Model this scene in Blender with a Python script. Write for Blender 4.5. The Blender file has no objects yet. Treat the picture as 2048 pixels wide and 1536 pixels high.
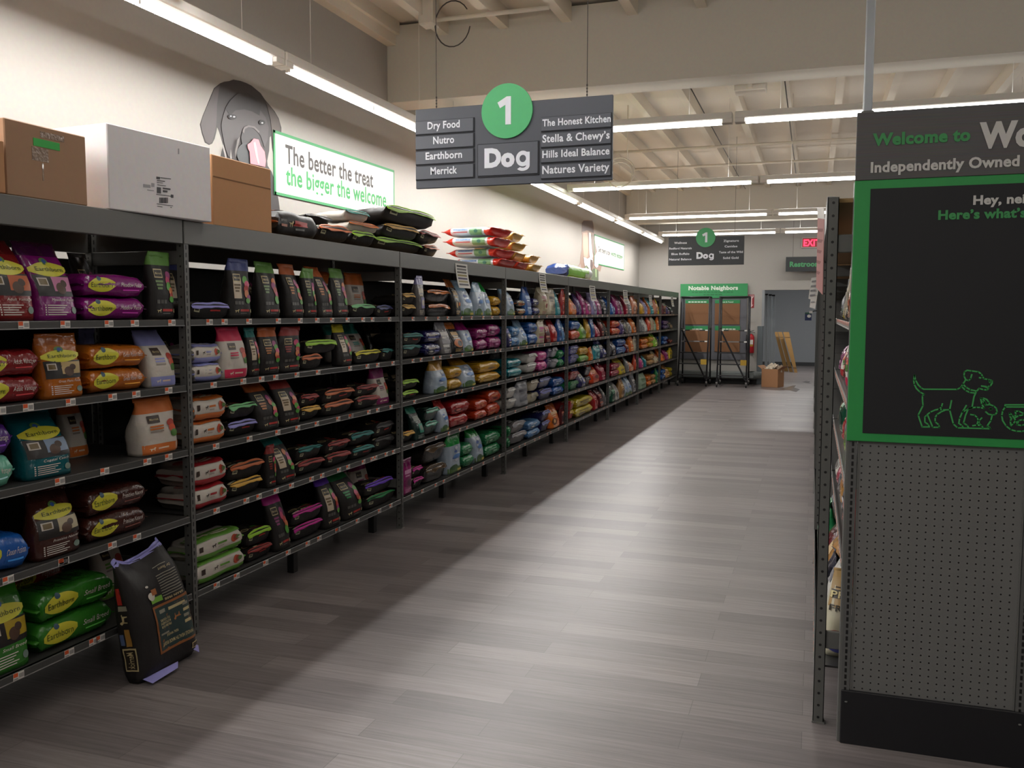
import bpy, math, random
from mathutils import Vector, Matrix, noise

random.seed(7)
SC = bpy.context.scene
COL = SC.collection
PI = math.pi

# ---------------------------------------------------------------- camera
W, H, F = 2048.0, 1536.0, 1780.0
YAW, PIT, ROL, EYE = 0.32602, 0.08074, 0.00164, 1.68

def cam_axes():
    cy, sy = math.cos(YAW), math.sin(YAW)
    fw = Vector((-sy, cy, 0)); r = Vector((cy, sy, 0)); u = Vector((0, 0, 1))
    cp, sp = math.cos(PIT), math.sin(PIT)
    f2 = cp * fw - sp * u; u2 = sp * fw + cp * u
    cr, sr = math.cos(ROL), math.sin(ROL)
    return cr * r + sr * u2, -sr * r + cr * u2, f2
CR, CU, CF = cam_axes()
cam_data = bpy.data.cameras.new('camera')
cam_data.sensor_width = 36.0
cam_data.lens = F / W * 36.0
cam_data.clip_start = 0.05
cam = bpy.data.objects.new('camera', cam_data)
COL.objects.link(cam)
m3 = Matrix((CR, CU, -CF)).transposed()
cam.matrix_world = Matrix.Translation((0, 0, EYE)) @ m3.to_4x4()
SC.camera = cam

def at(x, y, axis, val):
    """point of the photograph on a plane of the room"""
    d = CF + CR * ((x - W / 2) / F) - CU * ((y - H / 2) / F)
    o = Vector((0, 0, EYE)); i = 'xyz'.index(axis)
    return o + d * ((val - o[i]) / d[i])

# ---------------------------------------------------------------- world, exposure, lamp strengths
world = bpy.data.worlds.new('world'); SC.world = world
world.use_nodes = True
world.node_tree.nodes['Background'].inputs[0].default_value = (0.9, 0.88, 0.85, 1)
world.node_tree.nodes['Background'].inputs[1].default_value = 0.03
SC.view_settings.view_transform = 'Standard'
SC.view_settings.look = 'None'
SC.view_settings.gamma = 1.0
SC.view_settings.use_curve_mapping = False
SC.view_settings.exposure = 0.66
STRIP_DOWN, STRIP_SIDE = 128.0, 1.6        # wall-side strip lights, lens underside and lens flanks
ROW_DOWN, ROW_SIDE, ROW_UP = 10.0, 15.5, 6.0            # cross rows: lens underside, flanks, added upward fill glow
LAMP_COL = (1.0, 0.985, 0.955)

# ---------------------------------------------------------------- materials
def lin(c):
    return tuple(((v / 255.0) / 12.92 if v / 255.0 <= 0.04045 else ((v / 255.0 + 0.055) / 1.055) ** 2.4) for v in c[:3])
_M = {}
def mat(name, col, rough=0.6, metal=0.0, spec=0.5, bump=0.0, bscale=40.0, coat=0.0, emit=0.0):
    key = (name, col, rough, metal, bump)
    if key in _M: return _M[key]
    m = bpy.data.materials.new(name); m.use_nodes = True
    nt = m.node_tree; b = nt.nodes['Principled BSDF']
    b.inputs['Base Color'].default_value = (*lin(col), 1)
    b.inputs['Roughness'].default_value = rough
    b.inputs['Metallic'].default_value = metal
    b.inputs['Specular IOR Level'].default_value = spec
    b.inputs['Coat Weight'].default_value = coat
    if emit:
        b.inputs['Emission Color'].default_value = (*lin(col), 1)
        b.inputs['Emission Strength'].default_value = emit
    tc = nt.nodes.new('ShaderNodeTexCoord')
    n = nt.nodes.new('ShaderNodeTexNoise'); n.inputs['Scale'].default_value = bscale; n.inputs['Detail'].default_value = 3
    nt.links.new(tc.outputs['Object'], n.inputs['Vector'])
    # slight tonal unevenness
    mx = nt.nodes.new('ShaderNodeMix'); mx.data_type = 'RGBA'; mx.blend_type = 'MULTIPLY'
    mx.inputs[0].default_value = 0.12
    mx.inputs[6].default_value = (*lin(col), 1)
    nt.links.new(n.outputs['Color'], mx.inputs[7])
    nt.links.new(mx.outputs[2], b.inputs['Base Color'])
    if bump:
        bp = nt.nodes.new('ShaderNodeBump'); bp.inputs['Strength'].default_value = bump; bp.inputs['Distance'].default_value = 0.01
        nt.links.new(n.outputs['Fac'], bp.inputs['Height']); nt.links.new(bp.outputs['Normal'], b.inputs['Normal'])
    _M[key] = m
    return m
def foil(col): return mat('glossy_film', col, 0.20, 0.0, 0.6, bump=0.6, bscale=20.0)
def woven(col): return mat('matt_film', col, 0.5, 0.0, 0.35, bump=0.25, bscale=22.0)
def ink(col): return mat('print_ink', col, 0.4)
def paint(col, r=0.5): return mat('paint', col, r)

def emitter(name, strength):
    m = bpy.data.materials.new(name); m.use_nodes = True
    nt = m.node_tree; nt.nodes.clear()
    o = nt.nodes.new('ShaderNodeOutputMaterial'); e = nt.nodes.new('ShaderNodeEmission')
    e.inputs[0].default_value = (*LAMP_COL, 1); e.inputs[1].default_value = strength
    nt.links.new(e.outputs[0], o.inputs[0])
    return m

def wnode(nt, op, a, b=None, c=None):
    n = nt.nodes.new('ShaderNodeMath'); n.operation = op
    for i, v in enumerate((a, b, c)):
        if v is None: continue
        if isinstance(v, (int, float)): n.inputs[i].default_value = v
        else: nt.links.new(v, n.inputs[i])
    return n.outputs[0]

def holes_material(name, col, hole, axes, pitch, size, off=(0, 0), rough=0.45, square=False):
    """painted steel with a regular field of punched holes"""
    m = bpy.data.materials.new(name); m.use_nodes = True
    nt = m.node_tree; b = nt.nodes['Principled BSDF']; b.inputs['Roughness'].default_value = rough
    tc = nt.nodes.new('ShaderNodeTexCoord'); sp = nt.nodes.new('ShaderNodeSeparateXYZ')
    nt.links.new(tc.outputs['Object'], sp.inputs[0])
    ds = []
    for k in range(2):
        v = sp.outputs['xyz'.index(axes[k])]
        if pitch[k]:
            q = wnode(nt, 'MODULO', wnode(nt, 'ADD', v, 100 * pitch[k] + off[k]), pitch[k])
            d = wnode(nt, 'ABSOLUTE', wnode(nt, 'SUBTRACT', q, pitch[k] / 2))
        else:
            d = wnode(nt, 'ABSOLUTE', wnode(nt, 'SUBTRACT', v, off[k]))
        ds.append(wnode(nt, 'DIVIDE', d, size[k]))
    if square: r = wnode(nt, 'MAXIMUM', ds[0], ds[1])
    else: r = wnode(nt, 'SQRT', wnode(nt, 'ADD', wnode(nt, 'MULTIPLY', ds[0], ds[0]), wnode(nt, 'MULTIPLY', ds[1], ds[1])))
    mask = wnode(nt, 'LESS_THAN', r, 1.0)
    mx = nt.nodes.new('ShaderNodeMix'); mx.data_type = 'RGBA'
    mx.inputs[6].default_value = (*lin(col), 1); mx.inputs[7].default_value = (*lin(hole), 1)
    nt.links.new(mask, mx.inputs[0]); nt.links.new(mx.outputs[2], b.inputs['Base Color'])
    return m

def streaked(name, col):
    m = mat(name, col, 0.5); nt = m.node_tree
    mp = nt.nodes.new('ShaderNodeMapping'); mp.inputs['Scale'].default_value = (2.0, 2.0, 90.0)
    n = [q for q in nt.nodes if q.type == 'TEX_NOISE'][0]; tc = [q for q in nt.nodes if q.type == 'TEX_COORD'][0]
    nt.links.new(tc.outputs['Object'], mp.inputs['Vector']); nt.links.new(mp.outputs[0], n.inputs['Vector']); n.inputs['Scale'].default_value = 3.0
    [q for q in nt.nodes if q.type == 'MIX'][0].inputs[0].default_value = 0.5
    return m

def floor_material():
    m = bpy.data.materials.new('vinyl_planks'); m.use_nodes = True
    nt = m.node_tree; b = nt.nodes['Principled BSDF']
    tc = nt.nodes.new('ShaderNodeTexCoord')
    br = nt.nodes.new('ShaderNodeTexBrick')
    br.offset = 0.37; br.offset_frequency = 2; br.squash = 1.0
    br.inputs['Scale'].default_value = 1.0
    br.inputs['Brick Width'].default_value = 1.22
    br.inputs['Row Height'].default_value = 0.152
    br.inputs['Mortar Size'].default_value = 0.0012
    br.inputs['Mortar Smooth'].default_value = 0.1
    br.inputs['Bias'].default_value = 0.0
    br.inputs['Color1'].default_value = (*lin((111, 104, 104)), 1)
    br.inputs['Color2'].default_value = (*lin((143, 135, 134)), 1)
    br.inputs['Mortar'].default_value = (*lin((92, 86, 85)), 1)
    nt.links.new(tc.outputs['Object'], br.inputs['Vector'])
    mp = nt.nodes.new('ShaderNodeMapping'); mp.inputs['Scale'].default_value = (1.1, 26.0, 1.0)
    nt.links.new(tc.outputs['Object'], mp.inputs['Vector'])
    n = nt.nodes.new('ShaderNodeTexNoise'); n.inputs['Scale'].default_value = 2.2; n.inputs['Detail'].default_value = 6; n.inputs['Roughness'].default_value = 0.65
    nt.links.new(mp.outputs[0], n.inputs['Vector'])
    rp = nt.nodes.new('ShaderNodeValToRGB')
    rp.color_ramp.elements[0].position = 0.3; rp.color_ramp.elements[0].color = (0.56, 0.55, 0.55, 1)
    rp.color_ramp.elements[1].position = 0.7; rp.color_ramp.elements[1].color = (1.0, 1.0, 1.0, 1)
    nt.links.new(n.outputs['Fac'], rp.inputs[0])
    mx = nt.nodes.new('ShaderNodeMix'); mx.data_type = 'RGBA'; mx.blend_type = 'MULTIPLY'; mx.inputs[0].default_value = 1.0
    nt.links.new(br.outputs['Color'], mx.inputs[6]); nt.links.new(rp.outputs[0], mx.inputs[7])
    nt.links.new(mx.outputs[2], b.inputs['Base Color'])
    b.inputs['Roughness'].default_value = 0.36
    bp = nt.nodes.new('ShaderNodeBump'); bp.inputs['Strength'].default_value = 0.08; bp.inputs['Distance'].default_value = 0.01
    nt.links.new(n.outputs['Fac'], bp.inputs['Height']); nt.links.new(bp.outputs['Normal'], b.inputs['Normal'])
    return m

# ---------------------------------------------------------------- text outlines (built-in font)
_T = {}
def glyphs(s, bold=0.0):
    key = (s, bold)
    if key in _T: return _T[key]
    cu = bpy.data.curves.new('lettering', 'FONT'); cu.body = s; cu.size = 1.0; cu.offset = bold; cu.resolution_u = 3; cu.space_character = 1.05
    ob = bpy.data.objects.new('lettering', cu); COL.objects.link(ob)
    dg = bpy.context.evaluated_depsgraph_get()
    me = bpy.data.meshes.new_from_object(ob.evaluated_get(dg))
    vs = [(v.co.x, v.co.y) for v in me.vertices]; fs = [tuple(p.vertices) for p in me.polygons]
    bpy.data.objects.remove(ob); bpy.data.curves.remove(cu); bpy.data.meshes.remove(me)
    if not vs: vs = [(0, 0)]
    x0 = min(v[0] for v in vs); x1 = max(v[0] for v in vs)
    _T[key] = ([(x - x0, y) for x, y in vs], fs, max(1e-4, x1 - x0))
    return _T[key]
CAP = 0.73      # capital height of the built-in font at size 1

# ---------------------------------------------------------------- mesh builder
WL = {}         # world location of each thing's origin
class MB:
    def __init__(self): self.v = []; self.f = []; self.m = []; self.s = []; self.mats = []
    def mi(self, m):
        if m not in self.mats: self.mats.append(m)
        return self.mats.index(m)
    def face(self, idx, m, smooth=False): self.f.append(tuple(idx)); self.m.append(self.mi(m)); self.s.append(smooth)
    def add(self, vs, fs, m, smooth=False):
        o = len(self.v); self.v.extend([tuple(p) for p in vs])
        for f in fs: self.face([o + i for i in f], m, smooth)
    def box(self, x0, x1, y0, y1, z0, z1, m, c=0.0):
        self.obox(((x0 + x1) / 2, (y0 + y1) / 2, (z0 + z1) / 2), (abs(x1 - x0) / 2, abs(y1 - y0) / 2, abs(z1 - z0) / 2), None, m, c)
    def obox(self, c, h, R, m, cf=0.0):
        c = Vector(c)
        if cf <= 0:
            vs = [Vector((sx * h[0], sy * h[1], sz * h[2])) for sz in (-1, 1) for sy in (-1, 1) for sx in (-1, 1)]
            fs = [(0, 2, 3, 1), (4, 5, 7, 6), (0, 1, 5, 4), (2, 6, 7, 3), (0, 4, 6, 2), (1, 3, 7, 5)]
        else:
            cf = min(cf, min(h) * 0.9); vs = []; ix = {}
            for sz in (-1, 1):
                for sy in (-1, 1):
                    for sx in (-1, 1):
                        for a in range(3):
                            p = [sx * h[0], sy * h[1], sz * h[2]]; s = (sx, sy, sz)
                            for k in range(3):
                                if k != a: p[k] -= s[k] * cf
                            ix[(sx, sy, sz, a)] = len(vs); vs.append(Vector(p))
            fs = []
            def q(l): fs.append(tuple(l))
            for a in range(3):
                b, d = (a + 1) % 3, (a + 2) % 3
                for s in (-1, 1):
                    l = []
                    for (i, j) in ((-1, -1), (1, -1), (1, 1), (-1, 1)):
                        k = [0, 0, 0]; k[a] = s; k[b] = i; k[d] = j; l.append(ix[(k[0], k[1], k[2], a)])
                    q(l if s > 0 else l[::-1])
                for i in (-1, 1):
                    for j in (-1, 1):
                        l = []
                        for (s, w) in ((-1, b), (1, b), (1, d), (-1, d)):
                            k = [0, 0, 0]; k[a] = s; k[b] = i; k[d] = j; l.append(ix[(k[0], k[1], k[2], w)])
                        q(l if i * j < 0 else l[::-1])
            for sx in (-1, 1):
                for sy in (-1, 1):
                    for sz in (-1, 1):
                        l = [ix[(sx, sy, sz, a)] for a in range(3)]
                        q(l if sx * sy * sz > 0 else l[::-1])
        if R is not None: vs = [R @ p for p in vs]
        self.add([c + p for p in vs], fs, m)
    def tube(self, pts, r, m, seg=10, caps=True, smooth=True):
        pts = [Vector(p) for p in pts]; n = len(pts); rings = []
        rr = r if isinstance(r, (list, tuple)) else [r] * n
        prev = None
        for i, p in enumerate(pts):
            d = (pts[min(i + 1, n - 1)] - pts[max(i - 1, 0)]).normalized()
            if prev is None:
                a = d.orthogonal().normalized()
            else:
                a = (prev - d * prev.dot(d))
                a = a.normalized() if a.length > 1e-6 else d.orthogonal().normalized()
            prev = a; b = d.cross(a)
            o = len(self.v)
            self.v.extend([tuple(p + (a * math.cos(2 * PI * k / seg) + b * math.sin(2 * PI * k / seg)) * rr[i]) for k in range(seg)])
            rings.append(o)
        for i in range(n - 1):
            for k in range(seg):
                k2 = (k + 1) % seg
                self.face((rings[i] + k, rings[i] + k2, rings[i + 1] + k2, rings[i + 1] + k), m, smooth)
        if caps:
            self.face([rings[0] + k for k in range(seg)][::-1], m); self.face([rings[-1] + k for k in range(seg)], m)
    def bar(self, p0, p1, w, h, m, up=(0, 0, 1)):
        p0, p1 = Vector(p0), Vector(p1); d = p1 - p0; L = d.length; d.normalize()
        u = Vector(up)
        if abs(d.dot(u)) > 0.95: u = Vector((1, 0, 0))
        s = d.cross(u).normalized(); u = s.cross(d)
        R = Matrix((d, s, u)).transposed()
        self.obox((p0 + p1) / 2, (L / 2, w / 2, h / 2), R, m)
    def lathe(self, prof, c, m, seg=20, smooth=True):
        o = len(self.v)
        for (r, z) in prof:
            for k in range(seg):
                a = 2 * PI * k / seg; self.v.append((c[0] + r * math.cos(a), c[1] + r * math.sin(a), c[2] + z))
        for i in range(len(prof) - 1):
            for k in range(seg):
                k2 = (k + 1) % seg
                self.face((o + i * seg + k, o + i * seg + k2, o + (i + 1) * seg + k2, o + (i + 1) * seg + k), m, smooth)
        self.face([o + k for k in range(seg)][::-1], m); self.face([o + (len(prof) - 1) * seg + k for k in range(seg)], m)
    def plate(self, pts, nrm, th, m):
        """flat outline with real thickness: front face on the points, extruded back along -nrm"""
        n = Vector(nrm).normalized(); pts = [Vector(p) for p in pts]
        ar = Vector((0, 0, 0))
        for i in range(len(pts)): ar += pts[i].cross(pts[(i + 1) % len(pts)])
        if ar.dot(n) < 0: pts = pts[::-1]
        k = len(pts); o = len(self.v)
        self.v.extend([tuple(p) for p in pts]); self.v.extend([tuple(p - n * th) for p in pts])
        self.face([o + i for i in range(k)], m); self.face([o + k + i for i in range(k)][::-1], m)
        for i in range(k):
            j = (i + 1) % k; self.face((o + i, o + k + i, o + k + j, o + j), m)
    def text(self, s, p, right, up, cap, m, width=None, bold=0.03, align='l', out=None, slant=0.0):
        vs, fs, w = glyphs(s, bold)
        right = Vector(right).normalized(); up = Vector(up).normalized(); n = right.cross(up)
        sy = cap / CAP; sx = width / w if width else sy
        x0 = {'l': 0, 'c': -w * sx / 2, 'r': -w * sx}[align]
        o = Vector(p) + n * (0.002 if out is None else out)
        self.add([o + right * (x0 + x * sx + y * sy * slant) + up * (y * sy) for x, y in vs], fs, m)
    def stroke(self, pts, n, w, th, m):
        """a drawn line: flat ribbon of width w lying on a plane with normal n"""
        n = Vector(n).normalized()
        for a, b in zip(pts[:-1], pts[1:]):
            a, b = Vector(a), Vector(b); d = b - a
            if d.length < 1e-6: continue
            d.normalize(); s = n.cross(d) * (w / 2); e = d * (w * 0.3)
            o = len(self.v)
            self.v.extend([tuple(q) for q in (a - e - s + n * th, b + e - s + n * th, b + e + s + n * th, a - e + s + n * th)])
            self.face((o, o + 1, o + 2, o + 3), m)
    def annulus(self, c, ax, ay, r0, r1, m, n=32):
        c, ax, ay = Vector(c), Vector(ax), Vector(ay); o = len(self.v)
        for i in range(n):
            a = 2 * PI * i / n
            for r in (r0, r1): self.v.append(tuple(c + ax * (r * math.cos(a)) + ay * (r * math.sin(a))))
        for i in range(n):
            j = (i + 1) % n; self.face((o + 2 * i, o + 2 * i + 1, o + 2 * j + 1, o + 2 * j), m)
    def build(self, name, parent=None, origin=None):
        me = bpy.data.meshes.new(name)
        o = Vector(WL[parent.name]) if parent is not None and parent.name in WL else Vector(origin or (0, 0, 0))
        me.from_pydata([(p[0] - o.x, p[1] - o.y, p[2] - o.z) for p in self.v], [], self.f)
        for mm in self.mats: me.materials.append(mm)
        me.polygons.foreach_set('material_index', self.m)
        me.polygons.foreach_set('use_smooth', self.s)
        me.update()
        ob = bpy.data.objects.new(name, me); COL.objects.link(ob)
        if parent is not None: ob.parent = parent
        else: ob.location = o
        WL[ob.name] = tuple(o)
        return ob
def tag(o, label=None, cat=None, group=None, kind=None):
    if label: o['label'] = label
    if cat: o['category'] = cat
    if group: o['group'] = group
    if kind: o['kind'] = kind
    return o
def thing(name, loc, label, cat, group=None):
    o = bpy.data.objects.new(name, None); COL.objects.link(o)
    o.location = loc; o.empty_display_size = 0.1
    WL[o.name] = tuple(loc)
    return tag(o, label, cat, group)
def struct(mb, name, label=None):
    o = mb.build(name); o['kind'] = 'structure'
    return o

# ================================================================= THE SETTING
XL, YB, ZC = -4.05, 21.6, 4.50            # left wall, back wall, underside of roof deck
RX0 = 9.0                                 # far right side of the shop
WHITE = mat('wall_paint', (170, 166, 160), 0.85)
CREAM = mat('beam_paint', (212, 206, 194), 0.8)
DECKP = mat('deck_paint', (226, 216, 202), 0.85)
mb = MB(); mb.box(XL - 0.2, RX0, -6, 33, -0.1, 0, floor_material()); struct(mb, 'floor')
mb = MB(); mb.box(XL - 0.2, XL, -6, YB + 0.2, 0, ZC, WHITE); struct(mb, 'wall_left')
# back wall with the doorway to the stock corridor (door edges from the photograph on the wall plane)
DX0, DX1, DZ = -1.15, 0.75, 2.20
mb = MB()
mb.box(XL, DX0, YB, YB + 0.2, 0, ZC, WHITE); mb.box(DX0, DX1, YB, YB + 0.2, DZ, ZC, WHITE); mb.box(DX1, RX0, YB, YB + 0.2, 0, ZC, WHITE)
struct(mb, 'wall_back')
mb = MB(); mb.box(RX0, RX0 + 0.2, -6, YB + 0.2, 0, ZC, WHITE); struct(mb, 'wall_right')
mb = MB(); mb.box(XL - 0.2, RX0 + 0.2, -6.2, -6, 0, ZC, WHITE); struct(mb, 'wall_front')
mb = MB(); mb.box(XL - 0.2, RX0 + 0.2, -6, 33, ZC, ZC + 0.1, DECKP); struct(mb, 'ceiling')
# stock corridor behind the doorway
SLATE = mat('slate_paint', (150, 154, 158), 0.8)
YC = 29.6
mb = MB(); mb.box(DX0 - 0.75, DX1 + 1.2, YC, YC + 0.15, 0, 3.2, SLATE); struct(mb, 'wall_corridor_end')
mb = MB(); mb.box(DX0 - 0.85, DX0 - 0.75, YB + 0.2, YC, 0, 3.2, SLATE); struct(mb, 'wall_corridor_side')
mb = MB(); mb.box(DX1 + 1.1, DX1 + 1.2, YB + 0.2, YC, 0, 3.2, SLATE); struct(mb, 'wall_corridor_far')
mb = MB(); mb.box(DX0 - 0.85, DX1 + 1.2, YB + 0.2, YC + 0.15, 3.2, 3.3, DECKP); struct(mb, 'ceiling_corridor')
DARK = mat('vinyl_base', (52, 54, 56), 0.6)
mb = MB(); mb.box(DX0 - 0.75, DX1 + 1.1, YC - 0.015, YC, 0, 0.11, DARK); struct(mb, 'baseboard_corridor')
mb = MB(); mb.box(XL, DX0, YB - 0.012, YB, 0, 0.10, mat('vinyl_base', (62, 62, 62), 0.6)); struct(mb, 'baseboard_back')
# steel corner guards either side of the doorway
GUARD = mat('guard_steel', (98, 106, 110), 0.45, 0.3)
mb = MB(); mb.box(DX0 - 0.09, DX0 + 0.03, YB - 0.02, YB + 0.22, 0, 1.36, GUARD, 0.006); struct(mb, 'trim_1')
mb = MB(); mb.box(DX0 - 0.004, DX0 + 0.05, YB - 0.008, YB + 0.21, 1.36, DZ, SLATE); struct(mb, 'trim_2')
# roof beams across the aisle
B1Y, B1Z = 8.12, 3.735
mb = MB(); mb.box(XL, RX0, B1Y, B1Y + 0.36, B1Z, ZC - 0.03, CREAM, 0.004); struct(mb, 'beam_1')
B2Y = 19.95
mb = MB(); mb.box(XL, RX0, B2Y, B2Y + 0.36, B1Z - 0.08, ZC - 0.1, CREAM, 0.004); struct(mb, 'beam_2')
mb = MB(); mb.box(XL, RX0, -3.9, -3.54, B1Z, ZC - 0.03, CREAM); struct(mb, 'beam_3')
RAFT = mat('rafter_paint', (230, 220, 204), 0.8)
# rafters run with the aisle, a ledger along the left wall
for k, (ya, yb) in enumerate(((-6, B1Y), (B1Y + 0.36, B2Y), (B2Y + 0.36, YB))):
    mb = MB(); mb.box(XL, XL + 0.10, ya, yb, ZC - 0.22, ZC, RAFT, 0.003)
    mb.box(XL + 0.10, XL + 0.14, ya, yb, ZC - 0.12, ZC, RAFT)
    struct(mb, 'ledger')
    i = 0
    x = XL + 0.61
    while x < RX0 - 0.2:
        if not (k != 1 and x > 4.5):
            mb = MB(); mb.box(x - 0.045, x + 0.045, ya, yb, ZC - 0.17, ZC, RAFT); struct(mb, 'rafter')
        x += 0.61 if x < 2.5 else 1.22
PIPE = mat('pipe_paint', (222, 212, 196), 0.6)
def pipe(pts, r, name, label, m=PIPE):
    mb = MB(); mb.tube(pts, r, m, 8)
    return tag(mb.build(name), label, 'pipe')
for (px, py, lab) in ((1440, 293, 'thin cream sprinkler pipe crossing under the rafters, nearest to the big beam'), (1440, 330, 'cream sprinkler pipe crossing under the rafters, second behind the big beam')):
    p = at(px, py, 'z', ZC - 0.24)
    pipe([(XL + 0.9, p.y, p.z), (6.0, p.y, p.z)], 0.022, 'sprinkler_pipe', lab)
DW = mat('cable_sheath', (70, 64, 60), 0.6)
for (a, b, lab) in (((1378, 169), (1471, 342), 'dark cable running along the left rafters under the roof deck'), ((1569, 152), (1590, 335), 'dark cable running along the rafters above the far lights')):
    p = at(*a, 'z', ZC - 0.19); q = at(*b, 'z', ZC - 0.19)
    tag(pipe([(p.x, B1Y + 0.4, p.z), (q.x, B2Y - 0.1, q.z)], 0.007, 'ceiling_cable', lab, DW), lab, 'cable')
mb = MB()
p = at(1503, 187, 'y', B1Y + 0.62)
mb.box(p.x - 0.14, p.x + 0.14, B1Y + 0.40, B1Y + 0.60, p.z - 0.02, p.z + 0.12, PIPE, 0.01); mb.box(p.x - 0.02, p.x + 0.02, B1Y + 0.36, B1Y + 0.42, p.z, p.z + 0.1, PIPE)
tag(mb.build('junction_box'), 'small cream box fixed behind the big roof beam', 'junction box')
# loose coil of cable near the ceiling, left of the far rows of lights
mb = MB(); c = at(1240, 345, 'y', 12.2)
for r, dz in ((0.20, 0.0), (0.17, -0.03)):
    mb.tube([(c.x + r * math.cos(a), 12.2 + 0.02 * math.sin(2 * a), c.z + dz + r * math.sin(a)) for a in [2 * PI * i / 24 for i in range(25)]], 0.007, PIPE, 6)
mb.tube([(c.x + 0.1, 12.2, c.z + 0.17), (c.x + 0.1, 12.2, ZC - 0.02)], 0.006, PIPE, 6)
tag(mb.build('cable_coil'), 'loose coil of pale cable hanging right of the large aisle sign', 'cable')
mb = MB(); c = at(905, 20, 'y', 7.6)
mb.tube([(c.x + 0.17 * math.cos(a), 7.6, c.z - 0.12 + 0.2 * math.sin(a)) for a in [2 * PI * i / 24 + 0.6 for i in range(22)]], 0.006, DW, 6)
mb.tube([(c.x - 0.25, 7.6, ZC - 0.2), (c.x + 0.9, 7.6, ZC - 0.2)], 0.02, PIPE, 8)
mb.box(c.x - 0.3, c.x - 0.16, 7.52, 7.68, ZC - 0.25, ZC, PIPE, 0.01)
tag(mb.build('conduit'), 'ceiling conduit and looped cable in front of the big roof beam', 'conduit')

# ---------------------------------------------------------------- lights
HOUS = mat('fixture_paint', (235, 230, 222), 0.4)
def fixtures():
    sd, ss = emitter('lens_glow', STRIP_DOWN), emitter('lens_flank_glow', STRIP_SIDE)
    ru, rlow = emitter('row_added_uplight_glow', ROW_UP), emitter('beam_row_added_uplight_glow', ROW_UP * 0.3)  # upward glow added to brighten the roof and beam faces
    rd, rs = emitter('row_lens_glow', ROW_DOWN), emitter('row_lens_flank_glow', ROW_SIDE)
    def fx(c, L, along, dn, fl, label, group, nseg, up=None):
        t = thing('strip_light', (c[0], c[1], c[2]), label, 'light', group)
        def bx(mb, l0, l1, w, z0, z1, m, cf=0.0):
            if along == 'y': mb.box(c[0] - w, c[0] + w, c[1] + l0, c[1] + l1, z0, z1, m, cf)
            else: mb.box(c[0] + l0, c[0] + l1, c[1] - w, c[1] + w, z0, z1, m, cf)
        z = c[2]
        mb = MB(); bx(mb, -L / 2 - 0.09, L / 2 + 0.09, 0.055, z + 0.022, z + 0.085, HOUS, 0.008)
        bx(mb, -L / 2 - 0.09, -L / 2, 0.05, z - 0.01, z + 0.03, HOUS, 0.004); bx(mb, L / 2, L / 2 + 0.09, 0.05, z - 0.01, z + 0.03, HOUS, 0.004)
        mb.build('housing', t)
        for i in range(nseg):
            l0 = -L / 2 + i * L / nseg + 0.006; l1 = -L / 2 + (i + 1) * L / nseg - 0.006
            mb = MB(); w = 0.018 if along == 'y' else 0.034
            def P(l, s, zz): return (c[0] + s, c[1] + l, zz) if along == 'y' else (c[0] + l, c[1] + s, zz)
            zb, zt = (z - 0.026, z + 0.021) if along == 'y' else (z - 0.012, z + 0.021)
            mb.add([P(l0, -w, zb), P(l1, -w, zb), P(l1, w, zb), P(l0, w, zb)], [(0, 1, 2, 3)], dn)
            for (a, b, s0, s1) in ((l0, l1, -w, -w), (l0, l1, w, w)):
                mb.add([P(a, s0, zb), P(b, s0, zb), P(b, s1, zt), P(a, s1, zt)], [(0, 1, 2, 3)], fl)
            for l in (l0, l1): mb.add([P(l, -w, zb), P(l, w, zb), P(l, w, zt), P(l, -w, zt)], [(0, 1, 2, 3)], HOUS)
            mb.build('lens', t)
        if up:
            mb = MB(); mb.add([P(-L / 2, -w, z + 0.087), P(L / 2, -w, z + 0.087), P(L / 2, w, z + 0.087), P(-L / 2, w, z + 0.087)], [(0, 1, 2, 3)], up); mb.build('added_uplight', t)  # glowing panel added on the housing top as ceiling fill
        for l in (-L / 2 + 0.3, L / 2 - 0.3):
            mb = MB(); p = P(l, 0, z + 0.08); mb.tube([p, (p[0], p[1], ZC)], 0.002, HOUS, 5); mb.build('hanger_wire', t)
    lab = ['first', 'second', 'third', 'fourth', 'fifth', 'sixth', 'seventh', 'eighth', 'ninth', 'tenth']
    for k in range(0, 10):
        y0 = 5.33 + 2.62 * (k - 4)
        fx((-3.4, y0 + 1.21, 3.31), 2.42, 'y', sd, ss, 'long white strip light over the left racks, %s along its line' % lab[k], 'strip lights along the left wall', 2)
    for j, y in enumerate((0.35, 4.12, 8.38, 12.32, 16.36, 20.1)):
        for i in range(4):
            x0 = -3.25 + 2.62 * i
            fx((x0 + 1.21, y, 3.385), 2.42, 'x', rd, rs, 'white strip light in the %s cross row, %s from the left wall' % (lab[j], lab[i]), 'cross rows of strip lights', 2 if j != 3 else 4, rlow if j == 2 else ru)
    fx((-0.2, 25.3, 3.1), 2.42, 'x', emitter('corridor_fill_glow', 130.0), rs, 'unseen strip light added to brighten the stock corridor', 'added corridor light', 2)  # unseen fixture, added to light the corridor beyond the doorway
fixtures()

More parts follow.
